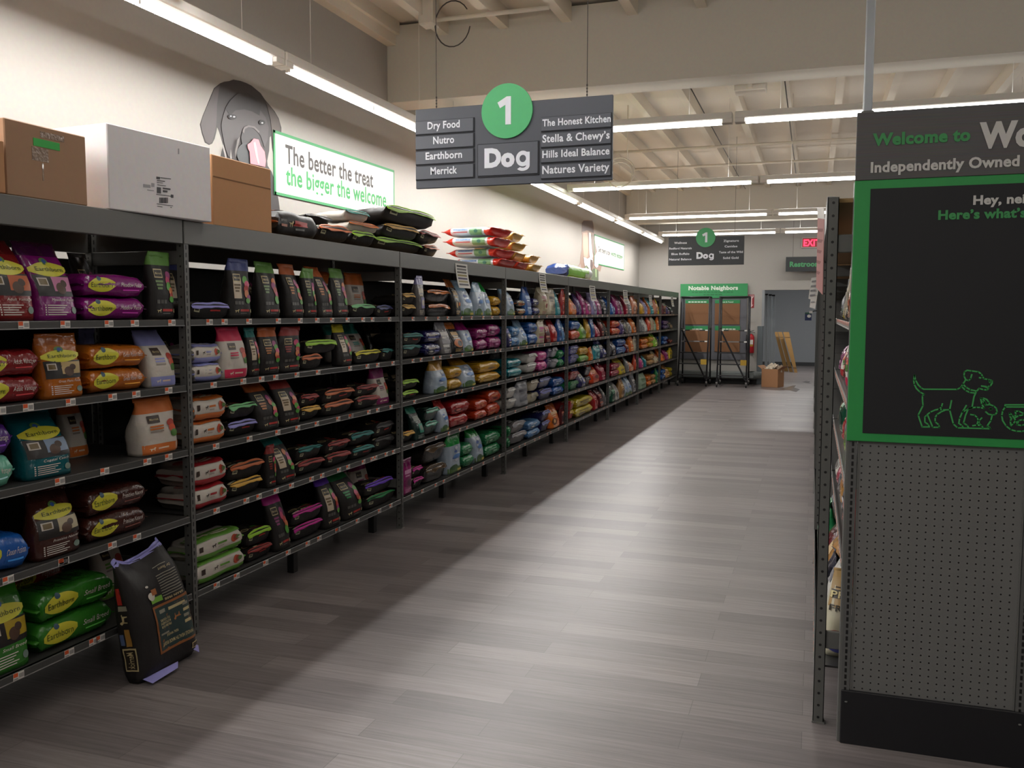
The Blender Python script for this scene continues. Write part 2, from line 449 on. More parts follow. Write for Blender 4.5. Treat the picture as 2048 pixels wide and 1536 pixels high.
# ---------------------------------------------------------------- hanging aisle signs
CHAR = mat('sign_board', (72, 75, 84), 0.5)
CHAR2 = mat('sign_slat', (80, 83, 92), 0.45)
SLOT = mat('sign_gap', (32, 33, 38), 0.7)
TXT = mat('sign_letter', (226, 228, 236), 0.5)
GRN = mat('sign_green', (76, 178, 112), 0.5)
GRND = mat('sign_green_far', (66, 156, 98), 0.5)
R_, U_ = Vector((1, 0, 0)), Vector((0, 0, 1)); FN = Vector((0, -1, 0))
def aisle_sign(Y, cor, rows, circ, dog, label, slats, green):
    bd = CHAR if slats else mat('sign_board_dark', (46, 49, 52), 0.5)
    (xl, yt), (xr, ytr), (xrb, yb) = cor
    a = at(xl, yt, 'y', Y); b = at(xr, ytr, 'y', Y); d = at(xrb, yb, 'y', Y)
    x0, x1 = a.x, b.x; z1 = (a.z + b.z) / 2; z0 = z1 - (b.z - d.z)
    t = thing('aisle_sign', ((x0 + x1) / 2, Y, z0), label, 'sign')
    mb = MB(); mb.box(x0, x1, Y, Y + 0.02, z0, z1, bd, 0.003); mb.build('board', t)
    Wd, Hd = x1 - x0, z1 - z0
    cx, cz, cr = x0 + circ[0] * Wd, z1 - circ[1] * Hd, circ[2]
    mb = MB(); mb.plate([(cx + cr * math.cos(2 * PI * i / 48), Y - 0.012, cz + cr * math.sin(2 * PI * i / 48)) for i in range(48)], FN, 0.012, green)
    one = [(-0.05, -0.5), (0.17, -0.5), (0.17, 0.52), (0.0, 0.52), (-0.36, 0.32), (-0.26, 0.11), (-0.05, 0.22)]
    mb.plate([(cx + q * cr, Y - 0.014, cz + r * cr) for q, r in one], FN, 0.001, TXT); mb.build('number_disc', t)
    for (s, ux, vz, wx, cap) in rows:
        xx = x0 + ux * Wd; zz = z1 - vz * Hd
        mb = MB()
        if slats:
            if ux < 0.5: lo, hi = x0 + 0.002, x0 + 0.315 * Wd
            else: lo, hi = x0 + 0.655 * Wd, x1 - 0.002
            mb.box(lo, hi, Y - 0.006, Y, zz - 0.031, zz + 0.053, SLOT)
            mb.box(lo + 0.001, hi - 0.005, Y - 0.010, Y - 0.004, zz - 0.027, zz + 0.051, CHAR2, 0.002)
        mb.text(s, (xx, Y - 0.010, zz), R_, U_, cap, TXT, width=wx * Wd, bold=0.024, align='c'); mb.build('name_slat', t)
    s, ux, vz, wx, cap = dog
    mb = MB(); xx = x0 + ux * Wd; zz = z1 - vz * Hd
    if slats:
        mb.box(x0 + 0.332 * Wd, x0 + 0.645 * Wd, Y - 0.006, Y, zz - 0.06, zz + 0.135, SLOT)
        mb.box(x0 + 0.335 * Wd, x0 + 0.640 * Wd, Y - 0.010, Y - 0.004, zz - 0.053, zz + 0.131, CHAR2, 0.002)
    mb.text('Do', (xx - wx * Wd / 2, Y - 0.010, zz), R_, U_, cap, TXT, width=wx * Wd * 0.66, bold=0.06)
    gx, gr = xx + wx * Wd * 0.335, cap * 0.285       # single-storey g
    mb.annulus((gx, Y - 0.0122, zz + cap * 0.345), R_, U_ * 1.06, gr * 0.66, gr * 1.42, TXT)
    sw = cap * 0.215; xr = gx + gr * 1.05; tail = []
    for i in range(13):
        a = -PI * 0.80 * i / 12
        tail.append((gx + gr * 1.05 * math.cos(a), zz - cap * 0.05 + cap * 0.20 * math.sin(a)))
    out_, inn = [(xr + sw / 2, zz + cap * 0.70)], [(xr - sw / 2, zz + cap * 0.70)]
    for i, (tx, tz) in enumerate(tail):
        a = -PI * 0.80 * i / 12; k = (math.cos(a), math.sin(a) * 0.8)
        out_.append((tx + k[0] * sw / 2, tz + k[1] * sw / 2)); inn.append((tx - k[0] * sw / 2, tz - k[1] * sw / 2))
    for i in range(len(out_) - 1):
        mb.add([(q[0], Y - 0.0126, q[1]) for q in (out_[i], out_[i + 1], inn[i + 1], inn[i])], [(0, 1, 2, 3)], TXT)
    mb.build('department_slat', t)
    for fx_ in (0.11, 0.875):
        mb = MB(); xw = x0 + fx_ * Wd
        mb.tube([(xw, Y + 0.01, z1 - 0.012), (xw, Y + 0.01, ZC)], 0.0022, DW, 5)
        for i in range(4): mb.tube([(xw, Y + 0.01, z1 + 0.006 + i * 0.018), (xw, Y + 0.01, z1 + 0.016 + i * 0.018)], 0.005, DW, 5)
        mb.build('hanging_wire', t)
    return t
aisle_sign(5.05, ((831, 222), (1226, 186), (1225, 357)),
    [('Dry Food', 0.155, 0.262, 0.172, 0.044), ('Nutro', 0.155, 0.450, 0.112, 0.044), ('Earthborn', 0.155, 0.640, 0.195, 0.044), ('Merrick', 0.155, 0.830, 0.142, 0.044),
     ('The Honest Kitchen', 0.828, 0.322, 0.330, 0.040), ('Stella & Chewy\u2019s', 0.826, 0.515, 0.325, 0.044), ('Hills Ideal Balance', 0.826, 0.700, 0.325, 0.042), ('Natures Variety', 0.826, 0.892, 0.325, 0.046)],
    (0.484, 0.105, 0.158), ('Dog', 0.487, 0.770, 0.235, 0.105), 'large grey aisle sign with green number disc, hung nearest over the aisle', True, GRN)
aisle_sign(15.0, ((1337, 475), (1489, 471), (1489, 529)),
    [('Wellness', 0.165, 0.235, 0.17, 0.034), ('Redford Naturals', 0.165, 0.43, 0.30, 0.034), ('Blue Buffalo', 0.165, 0.625, 0.24, 0.034), ('Natural Balance', 0.165, 0.815, 0.30, 0.034),
     ('Zignature', 0.83, 0.205, 0.20, 0.034), ('Canidae', 0.83, 0.395, 0.165, 0.034), ('Taste of the Wild', 0.83, 0.595, 0.31, 0.034), ('Solid Gold', 0.83, 0.795, 0.20, 0.034)],
    (0.497, 0.035, 0.158), ('Dog', 0.497, 0.76, 0.235, 0.100), 'small distant grey aisle sign with green number disc, hung before the back wall', False, GRND)
# restroom and exit signs by the back wall
a = at(1572, 514, 'y', YB - 0.3)
mb = MB(); zt, zb = a.z, a.z - 0.33
mb.box(a.x, a.x + 1.15, YB - 0.3, YB - 0.28, zb, zt, mat('sign_board', (36, 40, 42), 0.5), 0.003)
t = thing('restroom_sign', (a.x + 0.57, YB - 0.3, zb), 'dark hanging restroom sign with green lettering before the back wall', 'sign')
mb.build('board', t)
mb = MB(); mb.text('Restrooms', (a.x + 0.085, YB - 0.3, zb + 0.11), R_, U_, 0.115, mat('sign_letter', (70, 150, 96), 0.5), bold=0.04); mb.build('lettering', t)
mb = MB()
for xx in (0.15, 1.0): mb.tube([(a.x + xx, YB - 0.29, zt), (a.x + xx, YB - 0.29, 4.40)], 0.003, DW, 5)
mb.build('hanging_wire', t)
a = at(1606, 477, 'y', YB); b = at(1636, 494, 'y', YB)
t = thing('exit_sign', (a.x + 0.17, YB, b.z), 'glowing red exit sign high on the back wall', 'sign')
mb = MB(); mb.box(a.x - 0.03, a.x + 0.42, YB - 0.05, YB, b.z - 0.02, a.z + 0.02, mat('sign_case', (190, 180, 172), 0.5), 0.006); mb.build('case', t)
mb = MB(); mb.box(a.x - 0.01, a.x + 0.40, YB - 0.054, YB - 0.048, b.z, a.z, mat('exit_face', (120, 20, 30), 0.5, emit=0.4))
mb.text('EXIT', (a.x + 0.195, YB - 0.056, b.z + 0.025), R_, U_, 0.15, mat('exit_letter', (255, 40, 70), 0.5, emit=2.2), width=0.36, bold=0.03, align='c'); mb.build('lettering', t)

# ---------------------------------------------------------------- pictures on the left wall
WN, WR = Vector((1, 0, 0)), Vector((0, 1, 0))
def wl(pts, off=0.0): return [at(x, y, 'x', XL + off) for x, y in pts]
def lab(cx, cy): return (380 + cx / 4.955, 150 + cy / 4.955)
def dg2(cx, cy): return (1140 + cx / 9.6, 420 + cy / 9.6)
def ell(f, cx, cy, rx, ry, rot=0, n=18):
    return [f(cx + rx * math.cos(a) * math.cos(rot) - ry * math.sin(a) * math.sin(rot), cy + rx * math.cos(a) * math.sin(rot) + ry * math.sin(a) * math.cos(rot)) for a in [2 * PI * i / n for i in range(n)]]
def decal(name, base, layers, label, cat):
    mb = MB()
    for i, (pts, col) in enumerate([base] + layers):
        mb.plate(wl(pts, 0.002 + 0.0012 * i), WN, 0.0011 if i else 0.0018, mat('decal_print', col, 0.55))
    return tag(mb.build(name), label, cat)
L = lab
head = [L(*p) for p in ((300, 82), (340, 66), (390, 60), (430, 45), (500, 58), (560, 80), (610, 105), (640, 130), (700, 180), (740, 240), (790, 300), (840, 360), (880, 430), (905, 520), (905, 600), (880, 690), (858, 760), (850, 855), (830, 800), (815, 720), (805, 600), (790, 620), (785, 750), (765, 850), (770, 900), (810, 960), (845, 1060), (880, 1250), (908, 1480), (820, 1500), (600, 1500), (320, 1400), (300, 1000), (300, 830), (330, 700), (315, 640), (290, 560), (270, 510), (262, 560), (245, 630), (220, 680), (190, 693), (150, 670), (120, 580), (100, 490), (130, 400), (170, 300), (210, 200), (240, 130))]
decal('wall_picture', (head, (52, 46, 46)), [
    ([L(*p) for p in ((300, 90), (240, 140), (205, 230), (165, 320), (125, 420), (105, 490), (125, 575), (155, 660), (190, 684), (222, 660), (250, 560), (262, 480), (268, 300), (285, 160))], (78, 70, 70)),
    ([L(*p) for p in ((745, 255), (800, 320), (850, 390), (885, 460), (897, 540), (890, 620), (862, 730), (848, 820), (830, 740), (815, 600), (800, 450), (770, 330))], (84, 74, 70)),
    ([L(*p) for p in ((330, 400), (360, 310), (420, 260), (520, 250), (610, 280), (690, 340), (750, 420), (780, 520), (770, 640), (740, 720), (700, 600), (640, 530), (560, 510), (510, 560), (480, 640), (450, 740), (440, 830), (380, 810), (350, 720), (325, 600), (310, 500))], (70, 64, 65)),
    ([L(*p) for p in ((350, 330), (400, 250), (480, 180), (560, 170), (640, 220), (700, 300), (690, 400), (620, 360), (540, 340), (450, 350), (400, 400))], (44, 39, 40)),
    (ell(L, 605, 640, 95, 130, -0.25), (58, 54, 56)),
    (ell(L, 560, 780, 95, 110, 0.1), (64, 66, 68)),
    ([L(*p) for p in ((520, 560), (535, 515), (580, 498), (640, 510), (690, 560), (680, 575), (635, 530), (580, 516), (545, 535), (535, 580))], (104, 96, 96)),
    (ell(L, 420, 415, 42, 26, 0.1), (26, 24, 26)), (ell(L, 715, 470, 30, 24, 0.1), (26, 24, 26)),
    (ell(L, 405, 408, 9, 8), (190, 190, 196)), (ell(L, 438, 414, 12, 8), (205, 205, 210)), (ell(L, 716, 475, 11, 8), (185, 185, 190)),
    ([L(*p) for p in ((570, 690), (602, 668), (632, 630), (680, 640), (700, 700), (740, 760), (752, 850), (745, 910), (600, 880), (592, 760), (576, 730))], (226, 132, 142)),
    ([L(*p) for p in ((628, 670), (648, 660), (662, 720), (674, 800), (690, 880), (672, 880), (650, 800), (636, 730))], (238, 160, 166)),
    ([L(*p) for p in ((470, 640), (500, 600), (478, 700), (462, 780), (452, 820), (446, 760))], (98, 92, 90)),
    ([L(*p) for p in ((330, 690), (352, 760), (366, 830), (352, 830), (338, 770), (322, 700))], (150, 144, 140)),
    ([L(*p) for p in ((405, 740), (414, 830), (400, 826))], (160, 154, 150)),
], 'black dog wall picture licking its nose, above the brown and white boxes', 'wall picture')
D = dg2
decal('wall_picture', ([D(*p) for p in ((228, 240), (262, 200), (340, 190), (430, 200), (450, 260), (458, 340), (466, 480), (490, 650), (530, 840), (580, 950), (622, 1000), (605, 1090), (582, 1180), (550, 1168), (546, 1400), (480, 1400), (300, 1400), (110, 1300), (120, 1190), (140, 1110), (190, 1020), (200, 900), (225, 760), (232, 500), (222, 400))], (150, 124, 110)), [
    ([D(*p) for p in ((232, 250), (264, 205), (430, 205), (450, 300), (452, 440), (400, 420), (330, 390), (270, 410), (230, 420))], (96, 80, 76)),
    ([D(*p) for p in ((250, 440), (330, 430), (345, 560), (350, 760), (340, 900), (300, 930), (262, 880), (245, 700))], (196, 158, 138)),
    ([D(*p) for p in ((360, 430), (400, 440), (412, 620), (430, 800), (440, 900), (400, 980), (372, 860), (366, 640))], (208, 200, 196)),
    ([D(*p) for p in ((410, 470), (462, 480), (490, 660), (520, 800), (480, 880), (440, 820), (418, 640))], (128, 110, 100)),
    ([D(*p) for p in ((262, 900), (340, 940), (420, 880), (440, 980), (390, 1160), (350, 1100), (320, 1060), (290, 1080), (270, 1000))], (224, 222, 222)),
    ([D(*p) for p in ((392, 950), (432, 960), (440, 1060), (410, 1170), (388, 1080))], (92, 74, 72)),
    ([D(*p) for p in ((470, 920), (510, 910), (550, 990), (540, 1090), (505, 1110), (468, 1060))], (214, 216, 232)),
    ([D(*p) for p in ((130, 1130), (200, 1030), (222, 1120), (215, 1220), (110, 1230))], (166, 152, 150)),
    ([D(*p) for p in ((280, 1100), (320, 1060), (390, 1180), (460, 1120), (545, 1150), (548, 1400), (300, 1400), (270, 1240))], (92, 104, 80)),
    ([D(*p) for p in ((290, 1110), (318, 1080), (330, 1180), (300, 1240))], (176, 192, 150)),
    ([D(*p) for p in ((484, 1130), (510, 1130), (512, 1290), (490, 1290))], (150, 178, 130)),
], 'brown and white dog wall picture with nose up, far along the left wall', 'wall picture')
def banner(name, tl, tr, br, bl_z, lines, label):
    p = at(*tl, 'x', XL); q = at(*tr, 'x', XL); r = at(*br, 'x', XL)
    y0, y1, z1, z0 = p.y, q.y, (p.z + q.z) / 2, bl_z if bl_z else r.z
    t = thing(name, (XL, (y0 + y1) / 2, z0), label, 'banner')
    mb = MB(); mb.box(XL, XL + 0.006, y0, y1, z0, z1, mat('banner_face', (222, 222, 216), 0.6)); mb.build('panel', t)
    mb = MB(); g = mat('banner_green', (64, 146, 92), 0.6); w = 0.022; x1 = XL + 0.009
    mb.box(XL, x1, y0, y1, z1 - w, z1, g); mb.box(XL, x1, y0, y1, z0, z0 + w, g); mb.box(XL, x1, y0, y0 + w, z0, z1, g); mb.box(XL, x1, y1 - w * 0.7, y1, z0, z1, g); mb.build('border', t)
    for (s, ax, bx_, cap, col) in lines:
        a = at(*ax, 'x', XL + 0.006); b = at(*bx_, 'x', XL + 0.006)
        mb = MB(); mb.text(s, (XL + 0.006, a.y, a.z), (0, b.y - a.y, b.z - a.z), U_, cap, mat('banner_letter', col, 0.6), width=(b - a).length, bold=0.020); mb.build('lettering', t)
banner('wall_banner', (545, 258), (787, 342), (787, 441), None, [('The better the treat', (571, 325), (746, 375), 0.150, (58, 52, 50)), ('the bigger the welcome.', (572, 368), (776, 415), 0.150, (50, 146, 78))], 'green bordered white wall banner about treats beside the black dog picture')
banner('wall_banner', (1188, 468), (1248, 490), (1248, 541), None, [('Get them a toy', (1196, 503), (1220, 511), 0.11, (58, 52, 50)), ('worth fetching', (1222, 511), (1245, 519), 0.11, (50, 130, 72))], 'distant white wall banner about toys beside the brown and white dog picture')

# ================================================================= THE LEFT RACKS
RX, RD = -2.992, 0.62                       # front face and depth of the left racks
RY0, BAY = 3.741, 2.4543
SHZ = [1.644, 1.313, 0.985, 0.640, 0.238]   # top of each shelf lip, top shelf first
LIP = 0.036
ZT, ZBM = 2.134, 2.016
STEEL = mat('rack_enamel', (104, 104, 101), 0.42)
LIPM = mat('shelf_lip', (74, 74, 73), 0.3)
DECKM = mat('shelf_deck', (62, 61, 60), 0.4)
BACKM = mat('rack_back', (46, 45, 45), 0.8)
SLOTY = holes_material('slotted_steel_front', (96, 96, 93), (12, 12, 12), 'yz', (0, 0.0381), (0.0045, 0.011), (0.0, 0.0), square=True)
SLOTX = holes_material('slotted_steel_flank', (94, 94, 91), (14, 14, 14), 'xz', (0, 0.0508), (0.0055, 0.0055), (0.0, 0.0))
CHIP = mat('chipboard', (176, 140, 96), 0.85, bump=0.2, bscale=60)
WHT = mat('tag_white', (226, 222, 216), 0.6)
ORG = mat('tag_orange', (222, 92, 44), 0.6)
GRY = mat('tag_print', (140, 138, 140), 0.6)
ORD = ['first', 'second', 'third', 'fourth', 'fifth', 'sixth', 'seventh', 'eighth', 'ninth', 'tenth', 'eleventh', 'twelfth', 'thirteenth', 'fourteenth', 'fifteenth', 'sixteenth', 'seventeenth', 'eighteenth']
BAYN = ['nearest', 'second', 'third', 'fourth', 'fifth', 'sixth', 'seventh', 'farthest']
SHN = ['top', 'second', 'middle', 'fourth', 'bottom']

def post(parent, x, y, sgn, zt=ZT - 0.004):
    """angle post: face towards the aisle and flank towards the entrance, both punched"""
    me_o = (x, y, 0)
    mb = MB()
    mb.box(x - 0.003 * sgn, x, y - 0.019, y + 0.019, 0.006, zt, SLOTY)
    mb.box(x - 0.042 * sgn, x, y - 0.019, y - 0.0155, 0.006, zt, SLOTX)
    mb.box(x - 0.042 * sgn, x - 0.039 * sgn, y - 0.019, y + 0.019, 0.006, zt, STEEL)
    mb.box(x - 0.046 * sgn, x + 0.003 * sgn, y - 0.023, y + 0.023, 0, 0.008, STEEL)
    me = bpy.data.meshes.new('upright')
    o = Vector((x - 0.021 * sgn, y, 0)); pr = Vector(WL[parent.name])
    me.from_pydata([(p[0] - o.x, p[1] - o.y, p[2] - o.z) for p in mb.v], [], mb.f)
    for q in mb.mats: me.materials.append(q)
    me.polygons.foreach_set('material_index', mb.m); me.update()
    ob = bpy.data.objects.new('upright', me); COL.objects.link(ob); ob.parent = parent; ob.location = o - pr
    return ob

_tagmesh = {}
def tag_mesh(flip):
    if flip in _tagmesh: return _tagmesh[flip]
    mb = MB(); s = -1 if flip else 1
    w, h = 0.052, 0.030
    def fr(y0, y1, z0, z1, x, m):
        mb.box(x - 0.001, x, y0, y1, z0, z1, m)
    fr(-w / 2, w / 2, -h / 2, h / 2, 0.0015, WHT)
    fr(-w / 2 + 0.001, -w / 2 + 0.022, -0.002, h / 2 - 0.001, 0.0022, ORG)
    for k in range(5): fr(0.002 + k * 0.0045, 0.0045 + k * 0.0045, -0.009, 0.008, 0.0022, GRY)
    fr(-0.024, -0.004, -0.012, -0.008, 0.0022, GRY)
    me = bpy.data.meshes.new('price_tag')
    me.from_pydata([(s * p[0], s * p[1], p[2]) for p in mb.v], [], mb.f)
    for q in mb.mats: me.materials.append(q)
    me.polygons.foreach_set('material_index', mb.m); me.update()
    _tagmesh[flip] = me
    return me

SHELF = {}
def rack(k, y0, last, xf, sgn, label, group, key='L', setback=0.0):
    """one bay between two uprights; sgn=+1 faces +x, -1 faces -x"""
    y1 = y0 + BAY; xb = xf - sgn * RD
    t = thing('shelving_unit', (xf - sgn * RD / 2, (y0 + y1) / 2, 0), label, 'shelving', group)
    lo, hi = min(xf, xb), max(xf, xb)
    ys = [y0] + ([y1] if last else [])
    for y in ys:
        post(t, xf, y, sgn); post(t, xb + sgn * 0.042, y, sgn)
        for zz in (0.35, 1.95):
            mb = MB(); mb.box(lo + 0.04, hi - 0.04, y - 0.012, y + 0.012, zz - 0.035, zz + 0.035, STEEL, 0.003); mb.build('end_brace', t)
    ya, yb = y0 + 0.0195, y1 - 0.0235
    for xx, nm in ((xf, 'front_beam'), (xb, 'rear_beam')):
        s2 = sgn if nm == 'front_beam' else -sgn
        mb = MB()
        mb.box(xx - s2 * 0.03, xx + s2 * 0.003, y0 - 0.013, y1 - 0.0235, ZBM if nm == 'front_beam' else ZT - 0.155, ZT, STEEL, 0.003)
        mb.build(nm, t)
    mb = MB(); mb.box(lo + 0.031, hi - 0.031, ya, yb, ZT - 0.022, ZT - 0.006, CHIP); mb.build('top_deck', t)
    mb = MB(); mb.box(xb + sgn * 0.004, xb + sgn * 0.012, ya, yb, 0.16, 1.945, BACKM); mb.build('back_panel', t)
    if last:
        mb = MB(); mb.box(lo + 0.044, hi - 0.044, y1 - 0.006, y1 + 0.006, 0.08, ZT - 0.16, STEEL); mb.build('end_panel', t)
    xl = xf
    for i, z in enumerate(SHZ):
        xf = xl - sgn * (setback if i < 4 else 0.0)
        mb = MB()
        mb.box(xf - sgn * 0.022, xf, ya, yb, z - LIP, z - 0.004, LIPM, 0.003)
        mb.box(xf - sgn * 0.004, xf + sgn * 0.001, ya, yb, z - LIP - 0.001, z - LIP + 0.003, mat('lip_highlight', (150, 150, 150), 0.25))  # paler strip paints a highlight along the bottom of the lip
        mb.box(xb + sgn * 0.013, xf - sgn * 0.006, ya, yb, z - 0.012, z - 0.004, DECKM)
        SHELF[(key, k, i)] = mb.build('shelf', t)
    xf = xl
    for fy in (0.47, 0.92):
        mb = MB(); y = y0 + BAY * fy; x = xf - sgn * 0.16
        mb.box(x - 0.025, x + 0.025, y - 0.025, y + 0.025, 0, SHZ[4] - 0.012, mat('leg_black', (26, 26, 27), 0.5), 0.003); mb.build('support_leg', t)
    return t
for k in range(8):
    rack(k, RY0 + BAY * (k - 1), k == 7, RX, 1, 'grey steel shelving bay of pet food on the left, %s along the aisle' % BAYN[k], 'shelving bays along the left wall')

def price_tag(key, k, i, y, xf, sgn):
    if key == 'R' and i < 4: xf += 0.10
    sh = SHELF[(key, k, i)]
    o = bpy.data.objects.new('price_tag', tag_mesh(sgn < 0)); COL.objects.link(o); o.parent = sh
    p = Vector(WL[sh.name]); o.location = (xf + sgn * 0.001 - p.x, y - p.y, SHZ[i] - 0.019 - p.z)
    o.rotation_euler = (random.uniform(-0.03, 0.03), 0, 0)

# printed lists taped to the front beams
def hung_list(px0, px1, py0, py1, label):
    a = at(px0, py0, 'x', RX + 0.008); b = at(px1, py1, 'x', RX + 0.008)
    y0, y1 = a.y, b.y; z1 = min(a.z, ZT - 0.01); z0 = b.z
    mb = MB(); n = 8; o = len(mb.v)
    for i in range(n + 1):
        f = i / n; x = RX + 0.006 + 0.03 * f * f
        for (yy, dx) in ((y0, 0), (y1, 0)): mb.v.append((x, yy + 0.012 * f, z1 + (z0 - z1) * f)); mb.v.append((x - 0.0012, yy + 0.012 * f, z1 + (z0 - z1) * f))
    P = mat('list_paper', (222, 220, 214), 0.7)
    for i in range(n):
        q = o + i * 4; mb.face((q, q + 2, q + 6, q + 4), P); mb.face((q + 1, q + 5, q + 7, q + 3), P)
    w = y1 - y0; pr = mat('list_print', (84, 82, 84), 0.7)
    cols = [(60, 58, 60), (120, 118, 116), (96, 90, 88), (150, 140, 90), (90, 84, 110), (170, 160, 120), (110, 108, 112)]
    m_ = 7
    for i in range(m_):
        f0 = 0.07 + i * 0.125; f1 = f0 + 0.075
        x0_, x1_ = RX + 0.0068 + 0.03 * f0 * f0, RX + 0.0068 + 0.03 * f1 * f1
        mb.add([(x0_, y0 + 0.1 * w + 0.012 * f0, z1 + (z0 - z1) * f0), (x1_, y0 + 0.1 * w + 0.012 * f1, z1 + (z0 - z1) * f1), (x1_, y1 - 0.12 * w + 0.012 * f1, z1 + (z0 - z1) * f1), (x0_, y1 - 0.12 * w + 0.012 * f0, z1 + (z0 - z1) * f0)], [(0, 1, 2, 3)], mat('list_print', cols[i], 0.7))
    tag(mb.build('price_list'), label, 'paper list', 'paper lists hanging from the rack beams')
hung_list(911, 935, 526, 577, 'long printed paper list hanging from the third rack beam')
hung_list(1078, 1091, 546, 585, 'long printed paper list hanging from the fourth rack beam')
hung_list(1179, 1190, 571, 602, 'printed paper list hanging from the fifth rack beam')
hung_list(1246.5, 1254.5, 580, 608, 'printed paper list hanging from the sixth rack beam')
hung_list(1298, 1303, 590, 611, 'printed paper list hanging from the seventh rack beam')
hung_list(1342, 1346, 593, 613, 'printed paper list hanging from the farthest left rack beam')

# ================================================================= THE RIGHT RACKS AND THE END DISPLAY
QX, QY0 = 0.040, 3.765
for k in range(6):
    rack(k, QY0 + BAY * k + 0.0, k == 5, QX, -1, 'grey steel shelving bay on the right of the aisle, %s behind the end display' % ORD[k], 'shelving bays right of the aisle', key='R', setback=0.10)
# end display: posts, printed header, green frame, chalkboard, pegboard, plinth, sign pole
PY, PX0, PX1 = 3.607, 0.131, 1.385
PEG = holes_material('pegboard_steel', (106, 106, 104), (12, 12, 12), 'xz', (0.0289, 0.0264), (0.0032, 0.0032), (0.006, 0.0))
STD = holes_material('slotted_standard', (88, 88, 87), (14, 14, 14), 'xz', (0, 0.0254), (0.0042, 0.0085), (0.0, 0.0), square=True)
t = thing('display_stand', ((PX0 + PX1) / 2, PY + 0.1, 0), 'end display with green framed chalkboard above grey pegboard', 'display')
for x in (0.155, 0.758, 1.361):
    mb = MB(); mb.box(x - 0.015, x + 0.015, PY - 0.004, PY + 0.06, 0.0, 2.17, STD)
    me = bpy.data.meshes.new('upright'); c = Vector((x, PY, 0)); pr = Vector(WL[t.name])
    me.from_pydata([(p[0] - c.x, p[1] - c.y, p[2]) for p in mb.v], [], mb.f); me.materials.append(STD); me.update()
    ob = bpy.data.objects.new('upright', me); COL.objects.link(ob); ob.parent = t; ob.location = c - pr
mb = MB(); mb.box(PX0 - 0.001, PX0 + 0.012, PY + 0.002, PY + 0.07, 0.0, 2.17, STEEL, 0.002); mb.build('end_cover', t); mb = MB(); mb.box(PX1 - 0.012, PX1, PY + 0.002, PY + 0.07, 0, 2.17, STEEL, 0.002); mb.build('end_cover', t)
for (xa, xb) in ((0.172, 0.741), (0.775, 1.344)):
    mb = MB(); mb.box(xa, xb, PY + 0.003, PY + 0.02, 0.2, 1.21, PEG); mb.build('pegboard_panel', t)
    mb = MB(); mb.box(xa, xa + 0.006, PY, PY + 0.006, 0.2, 1.21, STEEL); mb.build('panel_edge', t); mb = MB(); mb.box(xb - 0.006, xb, PY, PY + 0.006, 0.2, 1.21, STEEL); mb.build('panel_edge', t)
mb = MB(); mb.box(PX0 + 0.01, PX1 - 0.01, PY - 0.012, PY + 0.02, 0.0, 0.214, mat('plinth_black', (24, 24, 28), 0.45), 0.003)
for x in (0.16, 0.758): mb.lathe([(0.006, 0), (0.005, 0.003)], (x, PY - 0.016, 0.17), STEEL, 10)
mb.build('plinth', t)
mb = MB(); mb.box(PX0, PX1, PY - 0.018, PY - 0.006, 2.168, 2.416, streaked('header_print', (96, 93, 93)), 0.002); mb.build('header_board', t)
GF = mat('frame_green', (44, 150, 74), 0.5)
mb = MB(); mb.box(PX0, PX1, PY - 0.016, PY - 0.005, 1.194, 2.168, GF, 0.002); mb.build('green_frame', t)
mb = MB(); mb.box(PX0 + 0.055, PX1 - 0.055, PY - 0.0185, PY - 0.014, 1.226, 2.136, mat('chalkboard', (21, 22, 26), 0.6)); mb.build('chalkboard', t)
YS = PY - 0.019
GL = mat('letter_green', (62, 150, 84), 0.5); WLt = mat('letter_white', (208, 206, 202), 0.5)
def ptext(name, s, x, yb_, x1, cap, m, bold, w=True):
    a = at(x, yb_, 'y', YS); b = at(x1, yb_, 'y', YS)
    mb = MB(); mb.text(s, (a.x, YS, a.z), R_, U_, cap, m, width=(b.x - a.x) if w else None, bold=bold); mb.build('lettering', t)
ptext('', 'Welcome to', 1745, 291, 1940, 0.043, GL, 0.045)
ptext('', 'Wo', 1957, 295, 2068, 0.087, WLt, 0.05)
ptext('', 'Independently Owned', 1741, 345, 2038, 0.038, WLt, 0.035)
ptext('', 'Hey, nei', 1946, 409, 2050, 0.032, WLt, 0.04)
ptext('', 'Here\u2019s what\u2019s', 1876, 439, 2052, 0.033, GL, 0.04)
# line drawing: dog, rabbit, fish bowl
mb = MB(); LG = mat('line_green', (66, 168, 88), 0.5)
def ln(pts, closed=False):
    p = [at(1800 + x / 8.258, 720 + y / 8.258, 'y', YS) for x, y in pts]
    if closed: p.append(p[0])
    mb.stroke(p, FN, 0.0052, 0.0008, LG)
ln([(240, 250), (225, 330), (235, 400), (270, 470), (330, 530), (400, 565), (370, 590), (372, 680), (380, 750), (300, 910), (365, 1105), (485, 1105), (465, 1065), (410, 1025), (410, 940), (440, 910), (500, 860), (580, 825), (640, 812), (700, 822), (820, 822), (850, 670)])
ln([(240, 250), (255, 330), (300, 410), (350, 460), (390, 482), (940, 485), (1000, 455), (1040, 400), (1085, 325)])
ln([(460, 920), (540, 1110), (650, 1112), (640, 1070), (580, 1020), (580, 950), (610, 900), (680, 855), (740, 830)]); ln([(700, 720), (685, 775), (650, 815)])
ln([(820, 825), (880, 1055), (950, 1120), (1490, 1135), (1475, 1105), (1435, 1095), (1500, 1000), (1525, 900)])
ln([(1085, 325), (1055, 260), (1065, 195), (1110, 170), (1180, 180), (1290, 195), (1340, 230), (1365, 270), (1385, 310), (1450, 320), (1520, 340), (1520, 385), (1490, 430), (1440, 440), (1345, 430)])
ln([(1085, 325), (1130, 340), (1165, 310), (1185, 240)]); ln([(1480, 335), (1470, 355), (1500, 380), (1520, 370)]); ln([(1310, 292), (1335, 296)])
